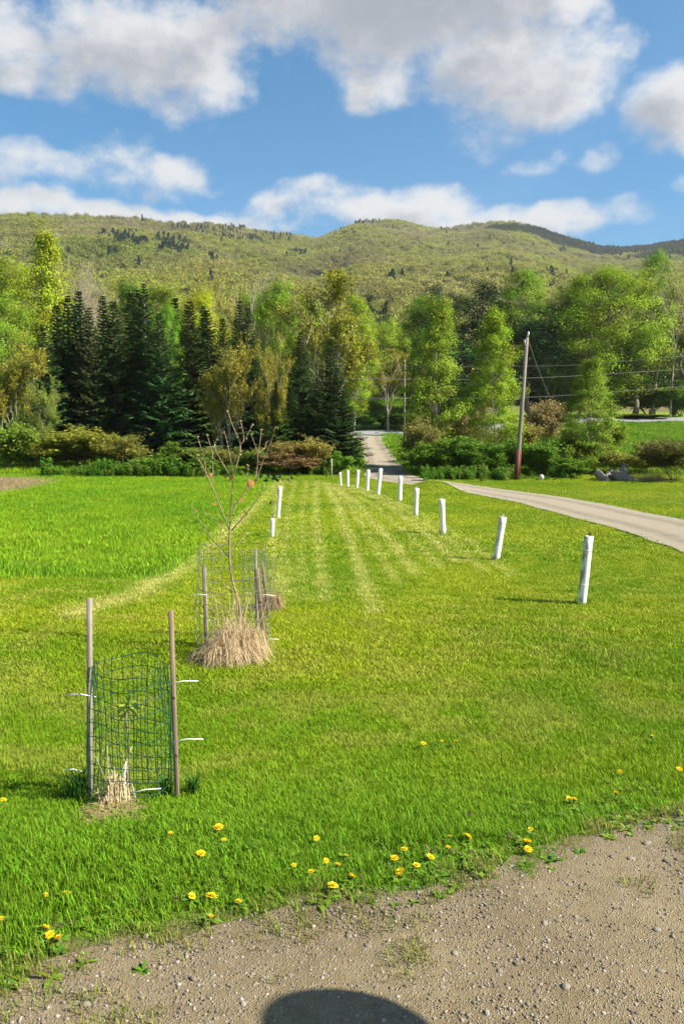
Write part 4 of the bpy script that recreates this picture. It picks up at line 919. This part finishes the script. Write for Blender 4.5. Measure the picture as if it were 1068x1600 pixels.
for px, yt, yb, w, ln, dirt, lab in TUBES:
    o = shelter(px, yt, yb, w, ln, lab, dirt, .06 if px < 900 else -.02)
    if px > 640:
        pb = o.location; g_ = Geo(); blades(g_, 70, .12, .13, .006, .6, np.random.default_rng(int(px))); tag(link('grass_tuft', g_.build('grass_tuft', M['leaf']), None, pb, (.07, .17, .012)), 'uncut grass tuft at the foot of the ' + {908: 'nearest', 774: 'second nearest', 692: 'third nearest', 649: 'fourth nearest'}[px] + ' white tube on the right', 'grass tuft', 'tufts under the tubes')
# the sapling that shows above the nearest tube
g_ = Geo(); p = gp(908, ground(908, 945)[1]); hh = 107 / F * p.y
g_.tube([(0, 0, .02), (.03, .0, hh * .5), (.066, 0, hh), (.085, 0, hh + .14)], [.008, .007, .006, .003], 5)
s0 = thing('tubed_sapling', p, 'thin twig poking out of the nearest right tube', 'sapling'); link('stem', g_.build('stem', M['twig']), s0)
g_ = Geo(); g_.leaves(np.array([(.080, -.02, hh + .045), (.084, .02, hh + .05), (.078, 0, hh + .035)]), .045, .3); link('leaf', g_.build('leaf', M['darkleaf']), s0)
# two shelters by the mown edge on the left, and a far thin stake
shelter(425, 811, 839, 7, 1, 'short white tree tube at the left with a dark leaf above', .0, .0); shelter(434, 761, 810, 6.5, 4, 'tall slim white tree tube at the left, dark foliage on top', .0, .0)
st = ground(518, 751); p = gp(518, st[1]); tag(link('marker_stake', Geo().box((0, 0, .55), (.06, .06, 1.25)).build('marker_stake', M['paletwig']), None, p), 'thin pale stake at the far end of the tube row', 'stake')
for (px, yb, yt, lx, ly, nl, lab, sz) in [(424.5, 839, 788, 426, 786, 3, 'stem with one dark leaf above the short left tube', .10), (436, 810, 748, 430, 748, 26, 'dark purple-leaved sapling above the tall slim left tube', .14)]:
    d = ground(px, yb)[1]; p = gp(px, d); s0 = thing('young_sapling', p, lab, 'sapling'); tp = at(lx, ly, d) - p
    link('stem', Geo().tube([(0, 0, .02), (tp.x * .4 + .02, 0, tp.z * .6), tuple(tp)], [.012, .010, .006], 5).build('stem', M['twig']), s0)
    r = np.random.default_rng(int(px)); sp_ = np.array([.30, .2, .10]) if nl > 5 else np.array([.03, .03, .03])
    link('foliage', Geo().leaves(np.array(tp) + r.normal(size=(nl, 3)) * sp_ * .8, sz * 1.3, r.uniform(0, 1, nl), .3, .6, r).build('foliage', M['darkleaf']), s0)

# ---- dry grass heaps
def dry_clump(name, px, py, wpx, hpx, nbl, colr, label, seed, lean=1.2, d=None, upright=0):
    p = ground(px, py) if d is None else np.array([gp(px, d).x, d]); dd = p[1]; g_ = Geo(); r = np.random.default_rng(seed); rad = wpx / 2 / F * dd; hh = hpx / F * dd
    n_ = nbl; a = r.uniform(0, 6.28, n_); q = np.sqrt(r.uniform(0, 1, n_)) * rad * .55; out_ = r.uniform(.2, 1, n_) * rad * .75; th = a + r.normal(size=n_) * 1.3; lump = r.normal(size=(7, 2)) * rad * .28; li = r.integers(0, 7, n_); lh = r.uniform(.55, 1.1, 7)[li]
    h = hh * r.uniform(.2, 1.0, n_) * lh * (1.15 - .5 * (q / rad)); w = r.uniform(.0025, .0055, n_)
    b = np.stack([np.cos(a) * q * .7 + lump[li, 0], (np.sin(a) * q * .7 + lump[li, 1]) * .8, np.zeros(n_)], 1); dr = np.stack([np.cos(th), np.sin(th), np.zeros(n_)], 1); sd = np.stack([-np.sin(th), np.cos(th), np.zeros(n_)], 1)
    P = [b, b + dr * (out_ * .30)[:, None] + [0, 0, 1] * (h * .75)[:, None], b + dr * (out_ * .72)[:, None] + [0, 0, 1] * (h * r.uniform(.6, 1.0, n_))[:, None], b + dr * (out_ * 1.05)[:, None] + [0, 0, 1] * (h * r.uniform(-.02, .55, n_)).clip(.005)[:, None]]
    v = np.stack([x for t, c_ in zip((1, 1, .8, .3), P) for x in (c_ - sd * (w * t / 2)[:, None], c_ + sd * (w * t / 2)[:, None])], 1)
    o8 = np.arange(n_)[:, None] * 8; qd = np.concatenate([o8 + np.array([2 * i, 2 * i + 1, 2 * i + 3, 2 * i + 2]) for i in range(3)]); va = r.uniform(0, 1, n_)
    g_.add(v.reshape(-1, 3), qd, None, np.tile(va, 3))
    for k in range(upright):
        a_ = r.uniform(0, 6.28); b_ = np.array([math.cos(a_), math.sin(a_), 0]) * rad * r.uniform(0, .5); e = b_ + [r.normal() * .1, r.normal() * .1, hh * r.uniform(1.0, 1.9)]
        g_.tube([b_, (b_ + e) / 2 + r.normal(size=3) * .02, e], [.003, .0025, .0012], 3, r.uniform(.4, 1))
    o = link(name, g_.build(name, M['drygrass']), None, (p[0], p[1], h1(*p)), colr); return tag(o, label, 'dry grass')
dry_clump('dry_grass_heap', 366, 1030, 128, 60, 3600, (.50, .38, .225), 'tan heap of dead grass round the branching sapling', 31, upright=40)
dry_clump('dry_grass_heap', 426, 952, 40, 34, 900, (.42, .30, .17), 'small brown heap of dead grass behind the right stake', 32, upright=10)
dry_clump('dry_grass_heap', 182, 1258, 66, 56, 460, (.66, .54, .33), 'straw-coloured dead stems inside the green wire cage', 33, upright=9)
dry_clump('dry_grass_heap', 175, 1280, 130, 10, 700, (.36, .27, .13), 'flattened dead grass in front of the green wire cage', 34)

# ---- wire guards
def wire_guard(name, px, d, rad, y0, y1, nv, nh, wr, mat, label, seed, wob=.012):
    p = gp(px, d); o = thing(name, p, label, 'wire guard'); r = np.random.default_rng(seed)
    z0 = max(.0, at(px, y1, d).z - p.z); z1 = at(px, y0, d).z - p.z; ph = r.uniform(0, 1)
    def pt(a, z): k = 1 + wob / rad * (math.sin(a * 2 + z * 4 + ph) + .6 * math.sin(a * 5 - z * 7)); return (math.cos(a) * rad * k, math.sin(a) * rad * k, z + .012 * math.sin(a * 3 + z * 5))
    for k in range(nh):
        z = z0 + (z1 - z0) * k / (nh - 1); a = np.linspace(0, 6.2832, 37); link('wire_ring', Geo().tube([pt(t, z) for t in a], wr, 4, 0, False).build('wire_ring', mat), o)
    for k in range(nv):
        a = k / nv * 6.2832 + r.normal() * .02; zs = np.linspace(z0 - .02, z1 + r.uniform(0, .02), 8); link('wire_upright', Geo().tube([pt(a + .02 * math.sin(z * 6 + k), z) for z in zs], wr, 4, 0, False).build('wire_upright', mat), o)
    return o, p
def stake(px0, y0, px1, y1, wpx, mat, label, d=None, dy=0.0):
    d = ground(px1, y1)[1] + dy if d is None else d; b = gp(px1, d); tp = at(px0, y0, d); w = wpx / F * d
    g_ = Geo(); g_.box((0, 0, 0), (w, w * .8, 1)); v = g_.v[0]; v[:, 2] += .5; v[:, :2] *= 1; n4 = v[:, 2] > .5
    L = (tp - b).length + .08; v[:, 2] = v[:, 2] * L - .08
    o = link('wooden_stake', g_.build('wooden_stake', mat), None, b); o.rotation_euler = (tp - b).to_track_quat('Z', 'Y').to_euler(); o.rotation_euler.z += random.uniform(-.3, .3) * 0
    bv = o.modifiers.new('bevel', 'BEVEL'); bv.width = .003; bv.segments = 1
    return tag(o, label, 'stake')
def ziptie(x0, y0, x1, y1, d, label):
    a, b = at(x0, y0, d), at(x1, y1, d); m_ = (a + b) / 2; m_.z += .004
    return tag(link('zip_tie', Geo().tube([tuple(a - m_), (0, 0, .004), tuple(b - m_)], [.0032, .0032, .0022], 4).build('zip_tie', M['zip']), None, m_), label, 'zip tie')
dc = ground(207, 1246)[1]
wire_guard('wire_cage', 207, dc, 62 / F * dc, 1040, 1240, 28, 11, .0024, M['greenwire'], 'dark green wire cage round the nearest seedling', 5, .02)
stake(140, 935, 141, 1226, 9, M['greywood'], 'weathered grey stake at the left of the green cage', dc - .02); stake(267, 954, 277, 1252, 8.5, M['brownwood'], 'brown wooden stake at the right of the green cage', dc - .05)
ziptie(105, 1085, 150, 1089, dc - .07, 'white zip tie sticking out left from the grey stake'); ziptie(262, 1069, 310, 1064, dc - .1, 'upper white zip tie on the brown stake'); ziptie(269, 1159, 318, 1155, dc - .1, 'lower white zip tie on the brown stake'); ziptie(103, 1203, 128, 1205, dc - .07, 'white zip tie low in the grass left of the grey stake')
ziptie(203, 1240, 252, 1232, dc - .22, 'pale tie lying low across the front of the green cage')
d2 = ground(366, 1012)[1]
wire_guard('wire_cage', 364, d2, 56 / F * d2, 856, 1000, 22, 8, .0021, M['greywire'], 'grey wire cage round the branching sapling', 6, .02)
stake(319, 884, 323, 1008, 7, M['greywood'], 'pale grey stake left of the branching sapling', d2 - .05); stake(401, 889, 414, 1004, 7.5, M['brownwood'], 'dark leaning stake right of the branching sapling', d2 - .12); stake(399, 857, 402, 980, 5, M['greywood'], 'thin grey stake behind the branching sapling', d2 + .35)
ziptie(297, 929, 324, 930, d2 - .09, 'white zip tie on the pale stake left of the sapling'); ziptie(402, 930, 430, 931, d2 - .17, 'white zip tie on the dark leaning stake'); ziptie(414, 1000, 436, 999, d2 - .17, 'white zip tie near the foot of the dark leaning stake')
d3 = ground(412, 962)[1]
wire_guard('wire_cage', 405, d3, 24 / F * d3, 872, 955, 14, 6, .0016, M['greywire'], 'small far grey wire cage behind the branching sapling', 7, .02); stake(409, 877, 420, 962, 5, M['brownwood'], 'brown stake of the small far wire cage', d3 - .15)

# ---- seedling in the green cage
p = gp(200, dc); s0 = thing('seedling', p, 'young seedling with fresh green leaves inside the green cage', 'seedling')
L_ = lambda x, y, dy=0: tuple(at(x, y, dc + dy) - p)
link('stem', Geo().tube([L_(200, 1252), L_(199, 1200), L_(201, 1160), L_(198, 1130), L_(198, 1096)], [.007, .0065, .006, .005, .003], 6).build('stem', M['sapbark']), s0)
r = np.random.default_rng(44)
for (x0, y0, x1, y1) in [(198, 1100, 172, 1104), (198, 1098, 183, 1116), (198, 1097, 192, 1088), (198, 1097, 214, 1098), (198, 1100, 222, 1108), (199, 1104, 219, 1120), (198, 1098, 204, 1086), (199, 1112, 186, 1126), (199, 1120, 210, 1130)]:
    a = np.array(L_(x0, y0)); b = np.array(L_(x1, y1, r.uniform(-.05, .05))); t = b - a; s_ = np.cross(t, [0, -.5, 1.0]); s_ = s_ / np.linalg.norm(s_) * np.linalg.norm(t) * .24; up = np.array([0, -.004, .01])
    link('leaf', Geo().add([a, a + t * .35 + s_, a + t * .75 + s_ * .7, b, a + t * .75 - s_ * .7, a + t * .35 - s_, a + t * .35 + up, a + t * .75 + up], [(0, 1, 6, 5), (1, 2, 7, 6), (6, 7, 4, 5)], [(2, 3, 7), (7, 3, 4)], r.uniform()).build('leaf', M['sapleaf'], True), s0)
g_ = Geo(); g_.tube([L_(196, 1250, -.05), L_(194, 1218, -.05), L_(197, 1190, -.03)], [.011, .009, .004], 6); tag(link('white_tree_wrap', g_.build('white_tree_wrap', M['zip'], True), None, p), 'whitish wrap at the foot of the caged seedling', 'tree wrap')
# dark tufts of long grass beside the stakes
for (px, py, w, h_, nb_, lab) in [(120, 1250, 62, 60, 160, 'dark tuft of long grass left of the grey stake'), (302, 1243, 40, 46, 80, 'dark tuft of long grass right of the brown stake'), (258, 1248, 30, 50, 60, 'long dark grass between cage and brown stake')]:
    q = ground(px, py); g_ = Geo(); blades(g_, nb_, w / 2 / F * q[1] * .6, h_ / F * q[1], .005, .75, np.random.default_rng(px)); tag(link('grass_tuft', g_.build('grass_tuft', M['leaf']), None, (q[0], q[1], h1(*q)), (.045, .125, .016)), lab, 'grass tuft')

# ---- branching sapling
p = gp(373, d2); s0 = thing('branching_sapling', p, 'bare branching sapling with pale buds and a few orange dead leaves', 'sapling'); r = np.random.default_rng(51)
BR = [([(373, 1015), (374, 985), (375, 950), (370, 930), (362, 905), (358, 868), (359, 830), (361, 800), (363, 760), (365, 740)], 8.0, 2.6, 0), ([(374, 990), (371, 950), (369, 925)], 5.5, 4, 0), ([(359, 830), (345, 794), (332, 761), (323, 742), (315, 725), (306, 713)], 3.6, 1.5, -.3), ([(332, 761), (333, 730), (332, 706), (324, 681)], 2.4, 1.3, .2),
      ([(323, 742), (318, 712), (308, 681)], 2.3, 1.3, -.1), ([(363, 750), (347, 722), (335, 702), (338, 688)], 2.4, 1.2, .25), ([(365, 742), (360, 717), (355, 690), (350, 673)], 2.5, 1.3, -.2), ([(365, 742), (375, 709), (376, 692), (363, 665), (356, 642)], 3.2, 1.4, .15), ([(376, 695), (382, 687), (376, 658)], 2.4, 1.4, .1),
      ([(378, 694), (384, 684), (394, 664)], 2.4, 1.4, -.1), ([(361, 806), (371, 783), (387, 764), (399, 750), (402, 730), (403, 709), (393, 681)], 3.6, 1.3, .3), ([(403, 712), (406, 692), (408, 672)], 2.2, 1.3, .1), ([(403, 709), (414, 700), (416, 690)], 2, 1.2, .2), ([(399, 752), (414, 712), (424, 690), (430, 666)], 2.8, 1.4, -.3),
      ([(362, 829), (385, 802), (404, 777), (414, 758)], 3.0, 1.5, -.25), ([(357, 871), (346, 857), (330, 843), (313, 816), (300, 791)], 2.8, 1.2, .2), ([(371, 937), (360, 923), (345, 909), (335, 887), (330, 860), (321, 846)], 2.6, 1.2, -.25), ([(364, 863), (375, 846), (387, 832)], 2.0, 1.2, .2), ([(345, 816), (330, 806), (316, 797)], 2, 1.1, .2),
      ([(358, 850), (352, 835), (344, 824)], 2, 1.1, -.2), ([(362, 828), (374, 815), (390, 806)], 1.8, 1.0, .3), ([(385, 770), (386, 745), (388, 728)], 2, 1.1, -.1), ([(330, 843), (326, 828), (318, 822)], 1.8, 1.0, .1)]
buds = []
for P, r0, r1, bend in BR:
    n_ = len(P); pts = np.array([np.array(at(x, y, d2 + bend * .5 * i / (n_ - 1) + (0 if i == 0 else r.normal() * .01))) - np.array(p) for i, (x, y) in enumerate(P)])
    t = np.linspace(0, n_ - 1, (n_ - 1) * 3 + 1); fine = np.stack([np.interp(t, np.arange(n_), pts[:, c]) for c in range(3)], 1); fine[1:-1] = (fine[:-2] + 2 * fine[1:-1] + fine[2:]) / 4
    link('trunk' if r0 > 7 else 'branch', Geo().tube(fine, np.linspace(r0, r1, len(fine)) / 2 / F * d2 * .64, 6).build('branch', M['sapbark'], True), s0)
    if r0 < 5:
        for k in range(3, len(fine)): buds += [fine[k] + r.normal(size=3) * .008] * (1 if k < len(fine) - 1 else 4)
buds = np.array(buds) + r.normal(size=(len(buds), 3)) * .006
link('buds', Geo().leaves(buds, .030, r.uniform(0, 1, len(buds)), .4, .45, r).build('buds', M['bud']), s0)
for (x, y, s_) in [(360, 748, 22), (393, 756, 32), (388, 758, 20), (378, 781, 22), (380, 803, 24), (329, 742, 22), (346, 772, 18), (343, 819, 16), (352, 745, 14), (398, 752, 18), (334, 788, 14), (308, 798, 12), (322, 762, 12)]:
    c = np.array(at(x, y, d2 + r.normal() * .04)) - np.array(p); L = s_ / F * d2 * .28; a = r.normal(size=3) * .5 + [0, 0, -.6]; a /= np.linalg.norm(a); b = np.cross(a, [0, -1, .3]); b /= np.linalg.norm(b); nn = np.cross(a, b)
    link('dry_leaf', Geo().add([c - a * L, c - a * L * .2 + b * L * .55 + nn * L * .25, c + a * L, c - a * L * .2 - b * L * .55 + nn * L * .3, c - a * L * .1], [(0, 1, 4, 3)], [(1, 2, 4), (4, 2, 3)], r.uniform()).build('dry_leaf', M['dryleaf'], True), s0)

# ---- dandelions
def dandelion_mesh(seed, open_=1.0):
    r = np.random.default_rng(seed); g_ = Geo()
    for ring, (n_, rad, tilt) in enumerate(((22, 1.0, .18), (20, .78, .5), (16, .55, .85), (10, .3, 1.2))):
        for k in range(n_):
            a = k / n_ * 6.283 + r.normal() * .08; e = tilt + r.normal() * .1; d_ = np.array([math.cos(a) * math.cos(e), math.sin(a) * math.cos(e), math.sin(e)]); s_ = np.array([-math.sin(a), math.cos(a), 0]) * .11
            b = np.array([0, 0, .05 * ring]); t = b + d_ * rad * r.uniform(.85, 1.05); g_.add([b - s_ * .3, b + s_ * .3, t + s_, t - s_], [(0, 1, 2, 3)], None, r.uniform())
    return g_.build('flower_head', M['dandel'])
DH = [dandelion_mesh(700 + k) for k in range(4)]
DST = Geo().tube([(0, 0, 0), (.06, .02, .5), (0, 0, 1)], [.035, .03, .028], 6).build('stem', M['stem'], True)
DBR = Geo().blob((0, 0, -.2), (.42, .42, .42), 8, 6, .05, 1).build('bract', M['stem'], True)
M['dleaf'] = leaf_mat('dandelion_leaf', (.13, .25, .018), .3, .02, .6)
DRO = [rosette(720 + k, 10, .085, .010, M['dleaf']) for k in range(3)]
DL = [(2, 1436, 12), (72, 1398, 9), (104, 1396, 14), (72, 1454, 20), (92, 1465, 16), (78, 1464, 15), (6, 1250, 10), (342, 1293, 17), (266, 1302, 9), (314, 1334, 15), (350, 1312, 8), (300, 1402, 13), (331, 1402, 18), (372, 1410, 15), (330, 1434, 8), (459, 1352, 9), (494, 1310, 10), (486, 1362, 12), (527, 1351, 12), (520, 1385, 17),
      (509, 1345, 10), (551, 1370, 12), (616, 1341, 14), (631, 1327, 13), (625, 1362, 17), (650, 1352, 13), (672, 1339, 13), (540, 1337, 9), (548, 1367, 9), (730, 1307, 15), (699, 1324, 10), (702, 1307, 9), (823, 1316, 20), (824, 1327, 14), (828, 1296, 9), (896, 1249, 12), (888, 1248, 10), (962, 1239, 11), (968, 1206, 9), (1060, 1202, 10), (661, 1162, 9), (690, 1158, 7), (712, 1158, 7), (1018, 1150, 7)]
for k, (px, py, w) in enumerate(sorted(DL)):
    q = ground(px, py + 14); hgt = random.uniform(.055, .085); zz_ = h1(*q); d = q[1] ; tp = at(px, py, d); hgt = max(.03, tp.z - zz_)
    s0 = thing('dandelion', (tp.x, d, zz_), f'yellow dandelion in the near grass, {ORD[k] if k < 40 else ["forty-first","forty-second","forty-third","forty-fourth"][k-40]} from the left', 'dandelion', 'dandelions in the near grass', random.uniform(0, 6))
    rr_ = max(w / 2 / F * d * 1.1, .011); a = link('stem', DST, s0); a.scale = (.09, .09, hgt)
    hd = link('flower_head', DH[k % 4], s0, (0, 0, hgt)); hd.scale = (rr_, rr_, rr_ * .9); hd.rotation_euler = (random.uniform(-.1, .65), random.uniform(-.3, .4), 0)
    hd.rotation_euler.rotate_axis('Z', random.uniform(0, 6)); b = link('bract', DBR, s0, (0, 0, hgt)); b.scale = (rr_, rr_, rr_); lf = link('leaf_rosette', DRO[k % 3], s0, (0, 0, .012)); lf.scale = [random.uniform(.45, .75)] * 3

# ---- utility pole with cables, roadside line
dp = 41.5; b = gp(806, dp); tp = at(823, 527, dp); up_ = tp - b
P0 = thing('utility_pole', b, 'leaning grey wooden utility pole with a red-brown lower sleeve', 'utility pole'); v0 = np.array(up_)
link('shaft', Geo().tube([tuple(-v0 * .05), (0, 0, 0), tuple(v0 * .5), tuple(v0)], [.125, .122, .105, .085], 14).build('shaft', M['polewood'], True), P0)
link('sleeve', Geo().tube([tuple(v0 * -.02), tuple(v0 * .215)], [.145, .138], 14).build('sleeve', M['redguard'], True), P0)
link('conduit', Geo().tube([(.12, -.09, 0), tuple(v0 * .21 + [.11, -.085, 0])], .03, 8).build('conduit', M['redguard'], True), P0)
link('ground_wire', Geo().tube([tuple(v0 * .2 + [-.11, -.07, 0]), tuple(v0 * .95 + [-.075, -.05, 0])], .014, 5).build('ground_wire', M['cable']), P0)
link('cap', Geo().tube([tuple(v0), tuple(v0 + [.0, 0, .10])], [.09, .04], 12).build('cap', M['ironwork']), P0)
link('insulator', Geo().tube([tuple(v0 + [.03, 0, .05]), tuple(v0 + [.06, 0, .20]), tuple(v0 + [.06, 0, .30])], [.035, .06, .03], 8).build('insulator', M['insul'], True), P0)
link('bracket', Geo().box(tuple(v0 * .955 + [-.14, -.05, 0]), (.12, .14, .42)).build('bracket', M['ironwork']), P0)
def cable(name, pts, rad, label):
    a = Vector(pts[0]); P_ = np.array([tuple(Vector(q) - a) for q in pts]); t = np.linspace(0, len(P_) - 1, (len(P_) - 1) * 8 + 1); fine = np.stack([np.interp(t, np.arange(len(P_)), P_[:, c]) for c in range(3)], 1)
    for _ in range(6): fine[1:-1] = (fine[:-2] + 2 * fine[1:-1] + fine[2:]) / 4
    return tag(link(name, Geo().tube(fine, rad, 5).build(name, M['cable'], True), None, a), label, 'cable')
dl = 68
cable('power_line', [at(380, 589, dl), at(540, 591, dl), at(700, 594, dl), at(860, 590, dl), at(1068, 577, dl), at(1250, 562, dl)], .018, 'upper roadside power line crossing the trees')
cable('power_line', [at(380, 619, dl), at(550, 622, dl), at(720, 623, dl), at(860, 620, dl), at(1068, 604, dl), at(1250, 592, dl)], .018, 'lower roadside power line crossing the trees')
cable('power_line', [at(520, 575, dl), at(640, 573, dl), at(780, 573, dl), at(900, 571, dl), at(1068, 556, dl)], .010, 'thin topmost wire above the roadside power lines')
cable('service_cable', [at(826, 536, dp), at(836, 566, 55), at(846, 592, 60), at(858, 620, dl)], .017, 'service cable dropping from the pole top towards the road')
p = gp(631, dl + .3); tp = at(631, 566, dl + .3) - p; PP = thing('roadside_pole', p, 'distant thin roadside pole beyond the driveway top', 'utility pole')
link('shaft', Geo().tube([(0, 0, -.2), (0, 0, tp.z)], [.09, .06], 10).build('shaft', M['polewood'], True), PP)
link('insulator', Geo().tube([(0, 0, tp.z), (0, 0, tp.z + .2)], [.05, .03], 6).build('insulator', M['insul']), PP)

# ---- heap of logs and stones by the brush
dlg = 41.0
for k, (x0, y0, x1, y1, w, dz, lab) in enumerate([(931, 738, 948, 752, 13, 0, 'grey log at the left end of the log heap'), (960, 742, 984, 752, 18, -.1, 'thick grey log stump in the middle of the log heap'), (976, 731, 972, 742, 14, .4, 'upright grey stump on top of the log heap'), (955, 737, 944, 746, 10, .5, 'dark slanting log at the back of the log heap'), (978, 748, 992, 751, 8, -.3, 'short split log at the right of the log heap')]):
    a, c = at(x0, y0, dlg + dz + .35), at(x1, y1, dlg + dz - .25); m_ = (a + c) / 2; rad = w / 2 / F * dlg; t = np.linspace(0, 1, 6)[:, None]; rr_ = np.random.default_rng(k)
    pts = np.array(a - m_) + (np.array(c - a)) * t + rr_.normal(size=(6, 3)) * rad * .10; o = thing('log', m_, lab, 'log', 'logs of the heap')
    link('trunk', Geo().tube(pts, rad * rr_.uniform(.88, 1.12, 6), 10).build('trunk', M['log'], True), o); e = pts[-1] + (pts[-1] - pts[-2]) * .02
    link('cut_end', Geo().tube([pts[-1], e + (pts[-1] - pts[-2]) * .05], [rad * .82, rad * .78], 10).build('cut_end', M['logend']), o)
p = at(845, 746, 41.4); o = thing('white_rock', p, 'whitish rock in the weeds right of the utility pole', 'rock'); link('boulder', Geo().blob((0, 0, 0), (.13, .12, .15), 12, 8, .2, 5).build('boulder', M['insul'], True), o); link('slab', Geo().blob((-.06, -.1, -.22), (.3, .2, .09), 10, 6, .2, 6).build('slab', M['log'], True), o)
dry_clump('dry_grass_heap', 1018, 752, 60, 26, 900, (.36, .25, .13), 'dry tan grass between the log heap and the dark bush', 38, d=40.5)

# ---- unseen globe on a post, added right of view to cast the foreground shadow
sx_, sy_ = .03, 2.17; hz = 1.62; off = hz / math.tan(SUN_EL)
q = (sx_ + off * math.sin(SUN_AZ), sy_ + off * math.cos(SUN_AZ)); o = thing('shadow_caster', (q[0], q[1], h1(*q)), 'added unseen globe on a post casting the foreground shadow', 'shadow caster')
link('post', Geo().tube([(0, 0, -.1), (0, 0, 1.42)], [.04, .03], 12).build('post', M['ironwork'], True), o); link('collar', Geo().tube([(0, 0, 1.40), (0, 0, 1.50)], [.05, .09], 12).build('collar', M['ironwork'], True), o); link('globe', Geo().blob((0, 0, 1.64), (.17, .17, .17), 24, 16, 0, 1).build('globe', M['insul'], True), o)

# ---- a cloud off to the right of the picture that shades the far ridge
m, n, out = newmat('cloud'); df = n.n('ShaderNodeBsdfDiffuse'); df.inputs[0].default_value = (.85, .85, .86, 1); n.t.links.new(df.outputs[0], out.inputs[0])
tgt = Vector((600, 1560, 380)); cc = tgt + sdir * 800; g_ = Geo(); r = np.random.default_rng(77)
for k in range(44):
    o_ = r.normal(size=3) * np.array([120, 230, 22]); rr_ = r.uniform(45, 95); g_.blob(o_ + [0, 0, rr_ * .25], (rr_ * 1.2, rr_ * 1.3, rr_ * .6), 20, 12, .25, 800 + k, 2.4)
tag(link('cloud', g_.build('cloud', m, True), None, cc), 'white cumulus cloud above the right end of the ridge, outside the view', 'cloud')

# ---- haze over the valley
hm = bpy.data.materials.new('haze'); hm.use_nodes = True; hm.node_tree.nodes.clear(); ho = hm.node_tree.nodes.new('ShaderNodeOutputMaterial'); hv = hm.node_tree.nodes.new('ShaderNodeVolumePrincipled')
hv.inputs['Color'].default_value = (.86, .92, 1, 1); hv.inputs['Density'].default_value = .000095; hv.inputs['Anisotropy'].default_value = .2
hm.node_tree.links.new(hv.outputs[0], ho.inputs['Volume'])
zmax = 640.0; hb = link('haze', Geo().box((0, 0, 0), (1, 1, 1)).build('haze', hm), None, (0, 800, (zmax - 900) / 2)); hb.scale = (8000, 8000, zmax + 900)
tag(hb, 'thin pale haze lying over the valley', 'haze', kind='stuff')
